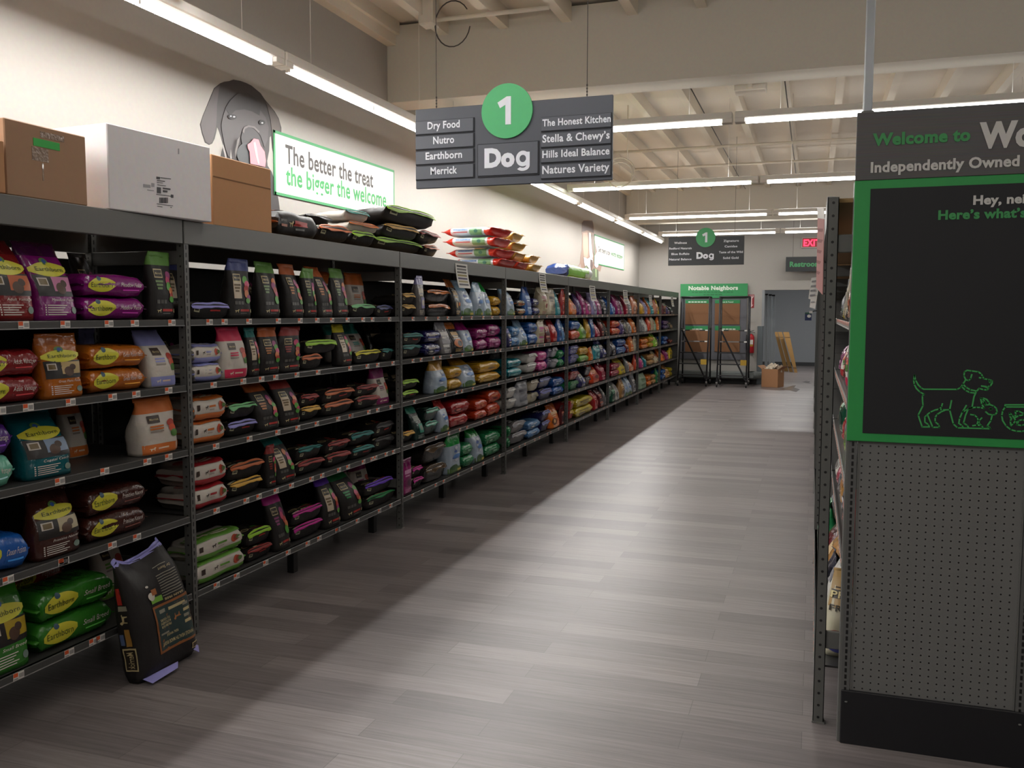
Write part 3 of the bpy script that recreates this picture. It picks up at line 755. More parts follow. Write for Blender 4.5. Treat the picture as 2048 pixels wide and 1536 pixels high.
ln([(1390, 435), (1460, 465), (1440, 495), (1380, 490), (1305, 470), (1260, 520), (1220, 610), (1190, 780), (1150, 800), (1120, 810)])
ln([(1040, 400), (1090, 450), (1160, 490), (1250, 510)]); ln([(1020, 440), (1080, 500), (1150, 535), (1230, 545)])
ln([(1095, 750), (1030, 860), (985, 960), (970, 1045), (1020, 1080), (1040, 1110)]); ln([(1040, 850), (1120, 815), (1180, 790), (1260, 780), (1330, 785), (1390, 800)]); ln([(1120, 820), (1080, 920), (1050, 1040), (1110, 1080), (1130, 1115)])
ln([(1390, 800), (1350, 730), (1330, 630), (1360, 640), (1400, 690), (1420, 745)]); ln([(1375, 630), (1430, 650), (1470, 700), (1480, 730)]); ln([(1370, 680), (1400, 710), (1415, 745)])
ln([(1410, 745), (1480, 735), (1550, 760), (1590, 800), (1605, 860), (1570, 900), (1520, 905), (1460, 895), (1415, 855)]); ln([(1480, 805), (1500, 798), (1515, 810), (1495, 818), (1480, 805)])
ln([(1165, 900), (1230, 910), (1275, 950), (1290, 1000), (1270, 1075), (1200, 1085)]); ln([(1350, 955), (1310, 1000), (1300, 1050), (1350, 1085), (1370, 1125)]); ln([(1265, 1075), (1330, 1080)])
ln([(2100, 740), (1735, 740), (1735, 775), (2100, 775)]); ln([(1735, 775), (1695, 840), (1680, 920), (1695, 1000), (1750, 1090), (1830, 1150), (1920, 1175), (2010, 1178), (2100, 1160)])
ln([(1810, 875), (1810, 920), (1840, 970), (1820, 1010), (1830, 1085), (1870, 1050), (1910, 1000)]); ln([(1810, 875), (1850, 910), (1885, 960), (1960, 920), (2040, 905), (2100, 920)]); ln([(1900, 845), (1915, 900), (1900, 925)]); ln([(1900, 845), (1960, 845), (2030, 880)]); ln([(1930, 1070), (1960, 1000), (2020, 985), (2060, 1000)]); ln([(1930, 1070), (2010, 1080), (2100, 1050)]); ln([(1885, 960), (1910, 1000), (1940, 1050)])
mb.build('drawing', t)
mb = MB(); xp = 0.168; mb.box(xp - 0.016, xp + 0.016, PY + 0.005, PY + 0.037, 2.1, ZC - 0.17, mat('pole_steel', (150, 152, 154), 0.35, 0.5), 0.004); mb.box(xp - 0.022, xp + 0.022, PY - 0.002, PY + 0.044, 2.405, 2.425, STEEL, 0.003); mb.build('sign_pole', t)

# papers and a flag on the right racks
mb = MB(); P = mat('rose_paper', (176, 120, 116), 0.7)
mb.plate([(0.032, 4.3, 2.10), (0.004, 4.55, 2.13), (0.006, 4.55, 1.80), (0.034, 4.3, 1.76)], (-1, -0.12, 0), 0.002, P)
mb.plate([(0.029, 4.31, 2.15), (0.0, 4.56, 2.18), (0.004, 4.55, 2.13), (0.032, 4.3, 2.10)], (-1, -0.12, 0), 0.002, WHT)
for i in range(5): mb.plate([(0.0285 + 0.0006 * i, 4.33, 2.06 - i * 0.05), (0.0045 + 0.0004 * i, 4.53, 2.08 - i * 0.05), (0.0052 + 0.0004 * i, 4.53, 2.065 - i * 0.05), (0.0292 + 0.0006 * i, 4.33, 2.045 - i * 0.05)], (-1, -0.12, 0), 0.001, mat('rose_print', (140, 84, 84), 0.7))
tag(mb.build('paper_sign'), 'rose coloured paper sign hanging from the first right rack beam', 'paper sign')
for (y, z1, z0, lab) in ((8.2, 1.99, 1.80, 'white paper list hanging on the right racks, nearer one'), (10.9, 1.96, 1.74, 'white paper list hanging on the right racks, farther one')):
    mb = MB(); mb.plate([(0.0415, y, z1), (-0.03, y + 0.02, z1 - 0.01), (-0.05, y + 0.02, z0), (0.012, y, z0 - 0.02)], (0, -1, 0), 0.002, WHT)
    for i in range(4): mb.plate([(0.016 - 0.004 * i, y - 0.003, z1 - 0.03 - 0.04 * i), (-0.026 - 0.004 * i, y + 0.012, z1 - 0.035 - 0.04 * i), (-0.028 - 0.004 * i, y + 0.012, z1 - 0.05 - 0.04 * i), (0.014 - 0.004 * i, y - 0.003, z1 - 0.045 - 0.04 * i)], (0, -1, 0), 0.0008, GRY)
    tag(mb.build('price_list'), lab, 'paper list')
t = thing('shelf_flag', (-0.06, 12.0, 1.55), 'small blue flag card sticking out from a far right shelf', 'card')
a = at(1610, 625, 'y', 12.0); b = at(1623, 641, 'y', 12.0)
mb = MB(); mb.box(a.x, b.x, 12.0, 12.004, b.z, a.z, mat('card_blue', (34, 48, 92), 0.5)); mb.box(a.x, b.x, 11.999, 12.003, a.z - 0.02, a.z, mat('card_green', (40, 84, 66), 0.5))
mb.plate(ell(lambda x, y: Vector((x, 11.998, y)), (a.x + b.x) / 2 + 0.01, (a.z + b.z) / 2 + 0.005, 0.024, 0.02), FN, 0.001, WHT); mb.build('card', t)
mb = MB(); mb.tube([(b.x - 0.01, 12.0, a.z), (0.0, 12.01, a.z + 0.02), (0.036, 12.02, a.z + 0.02)], 0.006, mat('clip_black', (30, 28, 30), 0.4), 6); mb.box(b.x - 0.03, b.x + 0.01, 11.99, 12.0, a.z - 0.01, a.z + 0.02, WHT); mb.build('clip', t)

# ================================================================= BACK OF THE SHOP
# community board
t = thing('notice_board', (-2.23, YB - 0.05, 0), 'tall grey and green community notice board against the back wall', 'board')
a = at(1362, 568, 'y', YB - 0.08); b = at(1494, 596, 'y', YB - 0.08)
NX0, NX1, NZ1, NZ0 = a.x, b.x, a.z, b.z
BG = mat('board_grey', (98, 98, 104), 0.6); NG = mat('board_green', (44, 142, 82), 0.5); CORK = mat('cork', (136, 96, 66), 0.9, bump=0.2, bscale=120)
mb = MB(); mb.box(NX0, NX1, YB - 0.06, YB - 0.02, 0.56, NZ0, BG, 0.004); mb.build('backing', t)
mb = MB(); mb.box(NX0 - 0.01, NX1 + 0.01, YB - 0.085, YB - 0.06, NZ0, NZ1, NG, 0.003); mb.build('header', t)
yy = YB - 0.086
a = at(1377, 580, 'y', yy); b = at(1476, 579, 'y', yy)
mb = MB(); mb.text('Notable Neighbors', (a.x, yy, a.z), R_, U_, 0.095, mat('letter_white', (214, 226, 212), 0.5), width=b.x - a.x, bold=0.045)
for (x0, x1, y) in ((1384, 1468, 584.5), (1407, 1446, 589.5)):
    p, q = at(x0, y, 'y', yy), at(x1, y, 'y', yy); x = p.x; i = 0
    while x < q.x - 0.02:
        w = 0.05 + 0.05 * ((i * 37) % 5) / 5; mb.box(x, min(x + w, q.x), yy - 0.001, yy, p.z - 0.012, p.z + 0.012, mat('letter_dim', (34, 112, 64), 0.6)); x += w + 0.02; i += 1
mb.build('lettering', t)
for c, (u0, u1) in enumerate(((1371, 1419), (1430, 1479))):
    for r, (v0, v1, g0) in enumerate(((607, 649, 600), (661, 704, 652))):
        p, q = at(u0, v0, 'y', YB - 0.07), at(u1, v1, 'y', YB - 0.07)
        mb = MB(); mb.box(p.x, q.x, YB - 0.075, YB - 0.06, q.z, p.z, CORK); mb.build('cork_panel', t)
        g = at(u0, g0, 'y', YB - 0.07)
        mb = MB(); mb.box(p.x, q.x, YB - 0.078, YB - 0.06, p.z + 0.004, g.z, NG)
        cx = (p.x + q.x) / 2; zz = p.z + 0.02; wm = mat('letter_white', (214, 226, 212), 0.5)
        if (c, r) == (1, 0): mb.text('Lost & Found', (cx, YB - 0.079, zz), R_, U_, 0.034, wm, bold=0.03, align='c', out=0.001)
        else:
            n, span = ((6, 0.44), (3, 0.25), (0, 0), (5, 0.40))[c * 2 + r]
            for i in range(n): mb.box(cx - span / 2 + i * span / n, cx - span / 2 + (i + 0.8) * span / n, YB - 0.080, YB - 0.078, zz + 0.002, zz + 0.028, wm)
        mb.build('heading_strip', t)
# low display shelf below the board
mb = MB(); t = thing('low_shelf', (-2.1, YB - 0.2, 0), 'low grey display shelf along the back wall under the notice board', 'shelf')
LS = mat('low_shelf_grey', (118, 124, 122), 0.45)
mb.box(-3.0, -1.27, YB - 0.36, YB - 0.02, 0.15, 0.30, LS, 0.02); mb.tube([(-1.27, YB - 0.19, 0.15), (-1.27, YB - 0.19, 0.30)], 0.165, LS, 24); mb.build('deck', t)
for x in (-2.9, -2.1, -1.4):
    mb = MB(); mb.box(x - 0.02, x + 0.02, YB - 0.3, YB - 0.03, 0, 0.15, mat('leg_black', (26, 26, 27), 0.5)); mb.build('leg', t)
# rolling ladders
BLK = mat('ladder_black', (30, 30, 33), 0.45); TRD = mat('tread_grey', (120, 116, 114), 0.5); YEL = mat('tag_yellow', (176, 140, 40), 0.6)
def ladder(x0, yf, label, mirror):
    w = 0.70; x1 = x0 + w; ZL = 2.03; dp = 0.80
    t = thing('rolling_ladder', ((x0 + x1) / 2, yf + dp / 2, 0), label, 'ladder', 'rolling ladders at the back wall')
    yb = yf + dp
    for x in (x0 + 0.03, x1 - 0.03):
        mb = MB(); mb.tube([(x, yb, 0.10), (x, yb, ZL)], 0.018, BLK, 8); mb.build('rear_post', t)
        mb = MB(); mb.tube([(x, yf + 0.03, 0.10), (x, yf + 0.36, 1.22), (x, yf + 0.42, ZL)], 0.018, BLK, 8); mb.build('side_rail', t)
        mb = MB(); mb.tube([(x, yf + 0.03, 0.16), (x, yb, 0.16)], 0.016, BLK, 8); mb.tube([(x, yf + 0.40, 1.30), (x, yb, 1.30)], 0.016, BLK, 8); mb.build('base_rail', t)
        mb = MB(); mb.tube([(x, yf + 0.42, ZL), (x, yb, ZL)], 0.018, BLK, 8); mb.build('handrail', t)
        for y in (yf + 0.03, yb):
            mb = MB(); mb.tube([(x - 0.014, y, 0.045), (x + 0.014, y, 0.045)], 0.045, BLK, 14); mb.box(x - 0.02, x + 0.02, y - 0.02, y + 0.02, 0.06, 0.12, TRD, 0.004); mb.build('caster', t)
    mb = MB(); mb.tube([(x0 + 0.03, yf + 0.42, ZL), (x1 - 0.03, yf + 0.42, ZL)], 0.018, BLK, 8); mb.build('top_bar', t); mb = MB(); mb.tube([(x0 + 0.03, yb, ZL), (x1 - 0.03, yb, ZL)], 0.018, BLK, 8); mb.build('top_bar', t)
    for i in range(5):
        z = 0.26 + 0.253 * i; y = yf + 0.03 + 0.33 * (z - 0.1) / 1.12
        mb = MB(); mb.box(x0 + 0.045, x1 - 0.045, y - 0.02, y + 0.14, z - 0.016, z + 0.006, BLK, 0.003)
        if i in (3, 4):
            mb.box(x0 + 0.05, x0 + 0.13, y - 0.024, y - 0.019, z - 0.016, z + 0.012, WHT if i == 4 else TRD)
            mb.box(x1 - 0.11, x1 - 0.05, y - 0.024, y - 0.019, z - 0.016, z + 0.012, WHT)
            if i == 3: mb.box(x0 + 0.18, x1 - 0.22, y - 0.025, y - 0.019, z - 0.016, z + 0.010, TRD)
            else: mb.box(x0 + 0.24, x1 - 0.24, y - 0.024, y - 0.019, z - 0.012, z + 0.006, mat('tread_label', (150, 110, 84), 0.6))
        mb.build('step', t)
    mb = MB(); mb.bar((x0 + 0.07, yf + 0.30, 1.28), (x1 - 0.05, yf + 0.06, 0.17), 0.028, 0.028, BLK); mb.build('diagonal_brace', t)
    mb = MB(); mb.box(x1 - 0.16, x1 - 0.03, yf + 0.02, yf + 0.03, 0.50, 0.62, YEL); mb.build('warning_tag', t)
    return t
a = at(1352, 771, 'z', 0.0); b = at(1430, 776, 'z', 0.0)
ladder(a.x + 0.02, 20.42, 'black rolling ladder on casters, beside the end of the left racks', 0)
ladder(b.x - 0.02, 20.36, 'black rolling ladder on casters, beside the red fire extinguisher', 1)
# fire extinguisher and its sign
RED = mat('extinguisher_red', (176, 26, 38), 0.3)
a = at(1502, 668, 'y', YB - 0.1); b = at(1502, 706, 'y', YB - 0.1)
t = thing('fire_extinguisher', (a.x, YB - 0.1, b.z), 'red fire extinguisher hanging on the back wall', 'fire extinguisher')
hz = a.z - b.z
mb = MB(); mb.lathe([(0.070, 0), (0.078, 0.015), (0.078, hz * 0.84), (0.066, hz * 0.92), (0.03, hz * 0.98), (0.024, hz)], (a.x, YB - 0.1, b.z), RED, 20); mb.build('cylinder', t)
mb = MB(); mb.box(a.x - 0.02, a.x + 0.02, YB - 0.12, YB - 0.08, a.z, a.z + 0.04, mat('valve_brass', (150, 146, 140), 0.35, 0.6), 0.004); mb.bar((a.x - 0.02, YB - 0.1, a.z + 0.05), (a.x + 0.09, YB - 0.1, a.z + 0.03), 0.02, 0.012, BLK); mb.bar((a.x - 0.02, YB - 0.1, a.z + 0.06), (a.x + 0.07, YB - 0.1, a.z + 0.085), 0.02, 0.012, BLK); mb.build('valve_handle', t)
mb = MB(); mb.tube([(a.x - 0.02, YB - 0.11, a.z + 0.02), (a.x - 0.09, YB - 0.13, a.z - 0.03), (a.x - 0.10, YB - 0.13, a.z - 0.25), (a.x - 0.085, YB - 0.12, a.z - 0.38)], 0.013, BLK, 8); mb.build('hose', t)
mb = MB()
for (z0, z1, m) in ((0.46, 0.70, WHT), (0.36, 0.44, YEL)):
    o = len(mb.v); n = 8
    for i in range(n + 1):
        an = -PI / 2 - 0.75 + 1.5 * i / n
        mb.v.append((a.x + 0.0795 * math.cos(an), YB - 0.1 + 0.0795 * math.sin(an), b.z + hz * z0)); mb.v.append((a.x + 0.0795 * math.cos(an), YB - 0.1 + 0.0795 * math.sin(an), b.z + hz * z1))
    for i in range(n): mb.face((o + 2 * i, o + 2 * i + 2, o + 2 * i + 3, o + 2 * i + 1), m)
mb.build('label_sticker', t)
mb = MB(); mb.box(a.x - 0.03, a.x + 0.03, YB - 0.03, YB, b.z + 0.2, a.z, BLK); mb.build('wall_bracket', t)
a = at(1497, 589, 'y', YB - 0.004); b = at(1508, 616, 'y', YB - 0.004); y = YB - 0.004
t = thing('extinguisher_sign', ((a.x + b.x) / 2, YB, b.z), 'red and white arrow sign above the fire extinguisher', 'sign')
mb = MB(); mb.box(a.x, b.x, y, YB, b.z, a.z, mat('sign_red', (140, 24, 34), 0.5)); mb.build('plate', t)
w = b.x - a.x; cx = (a.x + b.x) / 2; hh = a.z - b.z
mb = MB(); mb.plate([(cx - 0.40 * w, y - 0.001, a.z - 0.03 * hh), (cx + 0.40 * w, y - 0.001, a.z - 0.03 * hh), (cx + 0.40 * w, y - 0.001, a.z - 0.18 * hh), (cx + 0.16 * w, y - 0.001, a.z - 0.30 * hh), (cx + 0.16 * w, y - 0.001, b.z + 0.24 * hh), (cx + 0.34 * w, y - 0.001, b.z + 0.24 * hh), (cx, y - 0.001, b.z + 0.04 * hh), (cx - 0.34 * w, y - 0.001, b.z + 0.24 * hh), (cx - 0.16 * w, y - 0.001, b.z + 0.24 * hh), (cx - 0.16 * w, y - 0.001, a.z - 0.30 * hh), (cx - 0.40 * w, y - 0.001, a.z - 0.18 * hh)], FN, 0.001, mat('sign_pink', (226, 190, 190), 0.5))
mb.text('FIRE', (cx, y - 0.002, a.z - 0.15 * hh), R_, U_, 0.035, mat('sign_red', (140, 24, 34), 0.5), align='c', out=0.001); mb.build('arrow', t)
# cardboard box with packing paper, in front of the doorway
CARD = mat('cardboard', (168, 122, 86), 0.85); CARDD = mat('cardboard_inside', (140, 100, 70), 0.9)
def carton(name, c, sx, sy, h, rz, label, m, flaps=None, th=0.006, group=None, open_top=False):
    R = Matrix.Rotation(rz, 3, 'Z'); c = Vector(c)
    t = thing(name, c, label, 'box', group)
    mb = MB()
    def bx(x0, x1, y0, y1, z0, z1, mm, cf=0.002):
        ctr = Vector(((x0 + x1) / 2, (y0 + y1) / 2, (z0 + z1) / 2))
        mb.obox(c + R @ ctr, (abs(x1 - x0) / 2, abs(y1 - y0) / 2, abs(z1 - z0) / 2), R, mm, cf)
    if open_top:
        bx(-sx, sx, -sy, sy, 0, th, m); bx(-sx, sx, -sy, -sy + th, 0, h, m); bx(-sx, sx, sy - th, sy, 0, h, m); bx(-sx, -sx + th, -sy, sy, 0, h, m); bx(sx - th, sx, -sy, sy, 0, h, m)
    else: bx(-sx, sx, -sy, sy, 0, h, m, 0.004)
    mb.build('carton_body', t)
    return t, R, c
a = at(1526, 769.5, 'z', 0); b = at(1553, 770, 'z', 0)
bw = (b.x - a.x) / 2
t, R, c = carton('cardboard_box', ((a.x + b.x) / 2 * 0.975 + 0.06, 20.95, 0), bw + 0.04, 0.19, 0.41, -0.32, 'open brown cardboard box with packing paper on the floor by the doorway', CARD, open_top=True)
mb = MB()
for i in range(26):
    p = c + Vector((random.uniform(-0.2, 0.2), random.uniform(-0.12, 0.12), 0.36 + random.uniform(0, 0.12)))
    d = Vector((random.uniform(-1, 1), random.uniform(-1, 1), random.uniform(-0.3, 0.8))).normalized() * 0.08
    q = d.orthogonal().normalized() * 0.045
    mb.add([p - d - q, p + d - q * 0.4, p + d * 0.8 + q, p - d * 0.7 + q * 1.2, p + q * 0.3 + Vector((0, 0, 0.03))], [(0, 1, 4), (1, 2, 4), (2, 3, 4), (3, 0, 4)], mat('packing_paper', (206, 192, 172), 0.8))
tag(mb.build('packing_paper', t), kind='stuff')
mb = MB()
for s in (-1, 1):
    e = c + R @ Vector((s * (bw + 0.04), 0, 0.41)); d = R @ Vector((s * 0.10, 0, 0.07)); y_ = R @ Vector((0, 0.19, 0))
    mb.plate([e - y_, e + y_, e + y_ + d, e - y_ + d], (R @ Vector((-s * 0.5, 0, 1))), 0.004, CARD)
mb.build('flap', t)
# packs of boards leaning in the corridor
PK = mat('kraft_board', (136, 102, 54), 0.85); PKD = mat('kraft_edge', (92, 66, 36), 0.9)
for i, (u0, u1, v0, v1, lab) in enumerate(((1549, 1555, 1569, 1577, 'narrow kraft wrapped board leaning in the corridor, left one'), (1556, 1564, 1579, 1586, 'narrow kraft wrapped board leaning in the corridor, middle one'), (1566, 1578, 1589, 1598, 'wide kraft wrapped board leaning in the corridor, right one'))):
    yb_ = 26.6 - 0.25 * i
    a = at(v0, 740, 'z', 0.0); f = yb_ / a.y
    xb0, xb1 = at(v0, 740, 'y', yb_).x, at(v1 if i < 2 else v1 - 3, 740, 'y', yb_).x
    yt_ = yb_ + 0.25; xt0, xt1 = at(u0, 664, 'y', yt_).x, at(u1, 664, 'y', yt_).x; zt = at(1560, 664, 'y', yt_).z
    th = 0.10
    mb = MB()
    mb.plate([(xb0, yb_, 0.0), (xb1, yb_, 0.0), (xt1, yt_, zt), (xt0, yt_, zt)], (0, -1, 0.1), th, PK)
    for (f0, f1) in ((0.86, 0.88), (0.10, 0.13)):
        L0 = lambda f: Vector((xb0 + (xt0 - xb0) * f, yb_ + (yt_ - yb_) * f - 0.003, zt * f)); L1 = lambda f: Vector((xb1 + (xt1 - xb1) * f, yb_ + (yt_ - yb_) * f - 0.003, zt * f))
        mb.plate([L0(f0), L1(f0), L1(f1), L0(f1)], (0, -1, 0.1), 0.002, PKD)
    o = mb.build('wrapped_board'); tag(o, lab, 'board', 'kraft boards leaning in the corridor')
# galvanised posts leaning inside the doorway
GAL = mat('galvanised', (168, 174, 178), 0.4, 0.5)
for i, px in enumerate((1533, 1540.5, 1547)):
    y = 24.2 + 0.15 * i; p = at(px, 590 + i, 'y', y + 0.2); q = at(px - 0.5, 740, 'y', y)
    mb = MB(); mb.bar((q.x, y, 0.0), (p.x, y + 0.2, p.z), 0.075, 0.05, GAL, up=(0, 1, 0)); mb.bar((p.x, y + 0.195, p.z - 0.01), (p.x, y + 0.2, p.z + 0.03), 0.08, 0.06, BLK, up=(0, 1, 0))
    tag(mb.build('metal_post'), 'galvanised metal post leaning in the corridor, %s from the doorway edge' % ORD[i], 'post', 'metal posts leaning in the corridor')
# dark wet marks on the floor by the doorway
WET = mat('damp_patch', (112, 104, 102), 0.2)
for pts, lab in ((((1560, 778), (1575, 774), (1586, 771), (1592, 771), (1588, 775), (1600, 779), (1592, 784), (1580, 781), (1568, 780)), 'damp dark patch on the floor near the cardboard box'), (((1604, 764), (1612, 762), (1621, 763), (1617, 765), (1622, 767), (1612, 766)), 'small damp patch on the floor in the doorway')):
    mb = MB(); mb.plate([(p.x, p.y, 0.0012) for p in [at(x, y, 'z', 0.0) for x, y in pts]], (0, 0, 1), 0.001, WET)
    tag(mb.build('damp_patch'), lab, 'stain')

# ================================================================= BOXES ON TOP OF THE LEFT RACKS
ZD = ZT + 0.002
BR = mat('brown_carton', (166, 130, 102), 0.8); BR2 = mat('tan_carton', (186, 138, 98), 0.85); WB = mat('white_carton', (232, 228, 230), 0.7)
def topbox(name, l, r, ztop_px, xf, depth, label, m, rz=0.0):
    a = at(l[0], l[1], 'x', xf); b = at(r[0], r[1], 'x', xf)
    zt = at(ztop_px[0], ztop_px[1], 'x', xf).z
    cy = (a.y + b.y) / 2; hl = (b.y - a.y) / 2
    return carton(name, (xf - depth / 2, cy, ZD), depth / 2, hl, zt - ZD, rz, label, m) + (a.y, b.y, zt)
t, R, c, y0, y1, zt = topbox('cardboard_box', (14, 392), (176, 414), (90, 254), -3.005, 0.42, 'brown taped cardboard box with green label on the nearest rack', BR)
mb = MB(); X = -3.005
GT = mat('tape_green', (36, 176, 62), 0.3)
p, q = at(66, 275, 'x', X), at(119, 302, 'x', X)
mb.box(X, X + 0.002, p.y, q.y, q.z, p.z, GT)
mb.build('green_label', t)
mb = MB(); TP = mat('clear_tape', (150, 126, 108), 0.12, coat=0.6, bump=0.9, bscale=70)
for (u0, v0, u1, v1) in ((63, 292, 97, 326), (80, 262, 128, 285)):
    p, q = at(u0, v0, 'x', X), at(u1, v1, 'x', X); mb.box(X, X + 0.0012, p.y, q.y, q.z, p.z, TP)
p, q = at(84, 326, 'x', X), at(88, 362, 'x', X); mb.box(X, X + 0.0012, p.y, q.y, q.z, p.z, TP)
mb.build('clear_tape', t)
mb = MB(); mb.plate([(X - 0.02, y0 + (y1 - y0) * 0.70, zt), (X - 0.02, y1 - 0.005, zt), (X - 0.16, y1 - 0.01, zt + 0.035), (X - 0.16, y0 + (y1 - y0) * 0.78, zt + 0.03)], (0.2, 0, 1), 0.004, BR2); mb.build('flap', t)
t, R, c, y0, y1, zt = topbox('cardboard_box', (-60, 380), (13, 391), (0, 280), -2.99, 0.35, 'brown cardboard box partly seen at the near end of the nearest rack', BR2)
# white carton, turned a little so its right end overhangs the beam
a = at(219, 417.5, 'z', ZD); b = at(424, 444.5, 'z', ZD)
d = b - a; rz = math.atan2(-d.x, d.y); hl = d.length / 2
zt = at(205, 243, 'x', a.x).z
mid = (a + b) / 2; R = Matrix.Rotation(rz, 3, 'Z'); cc = mid + R @ Vector((-0.17, 0, 0)); cc.z = ZD
t, R, c = carton('white_carton', cc, 0.17, hl, zt - ZD, rz, 'white cardboard carton with printed label between the two brown boxes', WB)
mb = MB(); PR = mat('carton_print', (86, 84, 88), 0.6)
def wc(x, y):   # pixel on the front face
    n = R @ Vector((1, 0, 0)); d_ = CF + CR * ((x - W / 2) / F) - CU * ((y - H / 2) / F); o = Vector((0, 0, EYE))
    return o + d_ * ((a + n * 0.0015 - o).dot(n) / d_.dot(n))
def wrect(u0, v0, u1, v1, m=PR):
    s = 0.13
    mb.plate([wc(u0, v0), wc(u1, v0 + (u1 - u0) * s), wc(u1, v1 + (u1 - u0) * s), wc(u0, v1)], R @ Vector((1, 0, 0)), 0.001, m)
wrect(313, 353, 320, 358); wrect(321, 354.5, 342, 356); wrect(314, 360, 330, 361.5); wrect(314, 364, 326, 365); wrect(315, 369, 332, 370)
wrect(314, 374, 322, 386); wrect(326, 375, 341, 378); wrect(326, 380, 335, 384); wrect(342, 389, 347, 395); wrect(313, 388, 342, 389)
for i in range(8): wrect(319 + i * 2.2, 395, 320.2 + i * 2.2 + (i % 3) * 0.3, 406)
wrect(314, 407, 346, 408); wrect(315, 412, 325, 413); wrect(341, 414, 344, 415); wrect(287, 368, 301, 374, mat('carton_stamp', (168, 166, 170), 0.6)); wrect(303, 366, 309, 373, mat('carton_stamp', (168, 166, 170), 0.6)); wrect(295, 379, 308, 380.5, mat('carton_stamp', (168, 166, 170), 0.6)); wrect(356.5, 297, 358.5, 308, mat('carton_stamp', (168, 166, 170), 0.6))
mb.build('printed_label', t)
t, R, c, y0, y1, zt = topbox('cardboard_box', (427, 450), (544, 466), (470, 320), -3.02, 0.30, 'tan cardboard box standing right of the white carton', BR2)
mb = MB(); p, q = at(440, 358, 'x', -3.02), at(541, 378, 'x', -3.02); mb.box(-3.021, -3.0185, y0 + 0.006, y1 - 0.006, q.z - 0.004, q.z + 0.002, mat('carton_crease', (128, 92, 62), 0.9)); mb.build('crease', t)

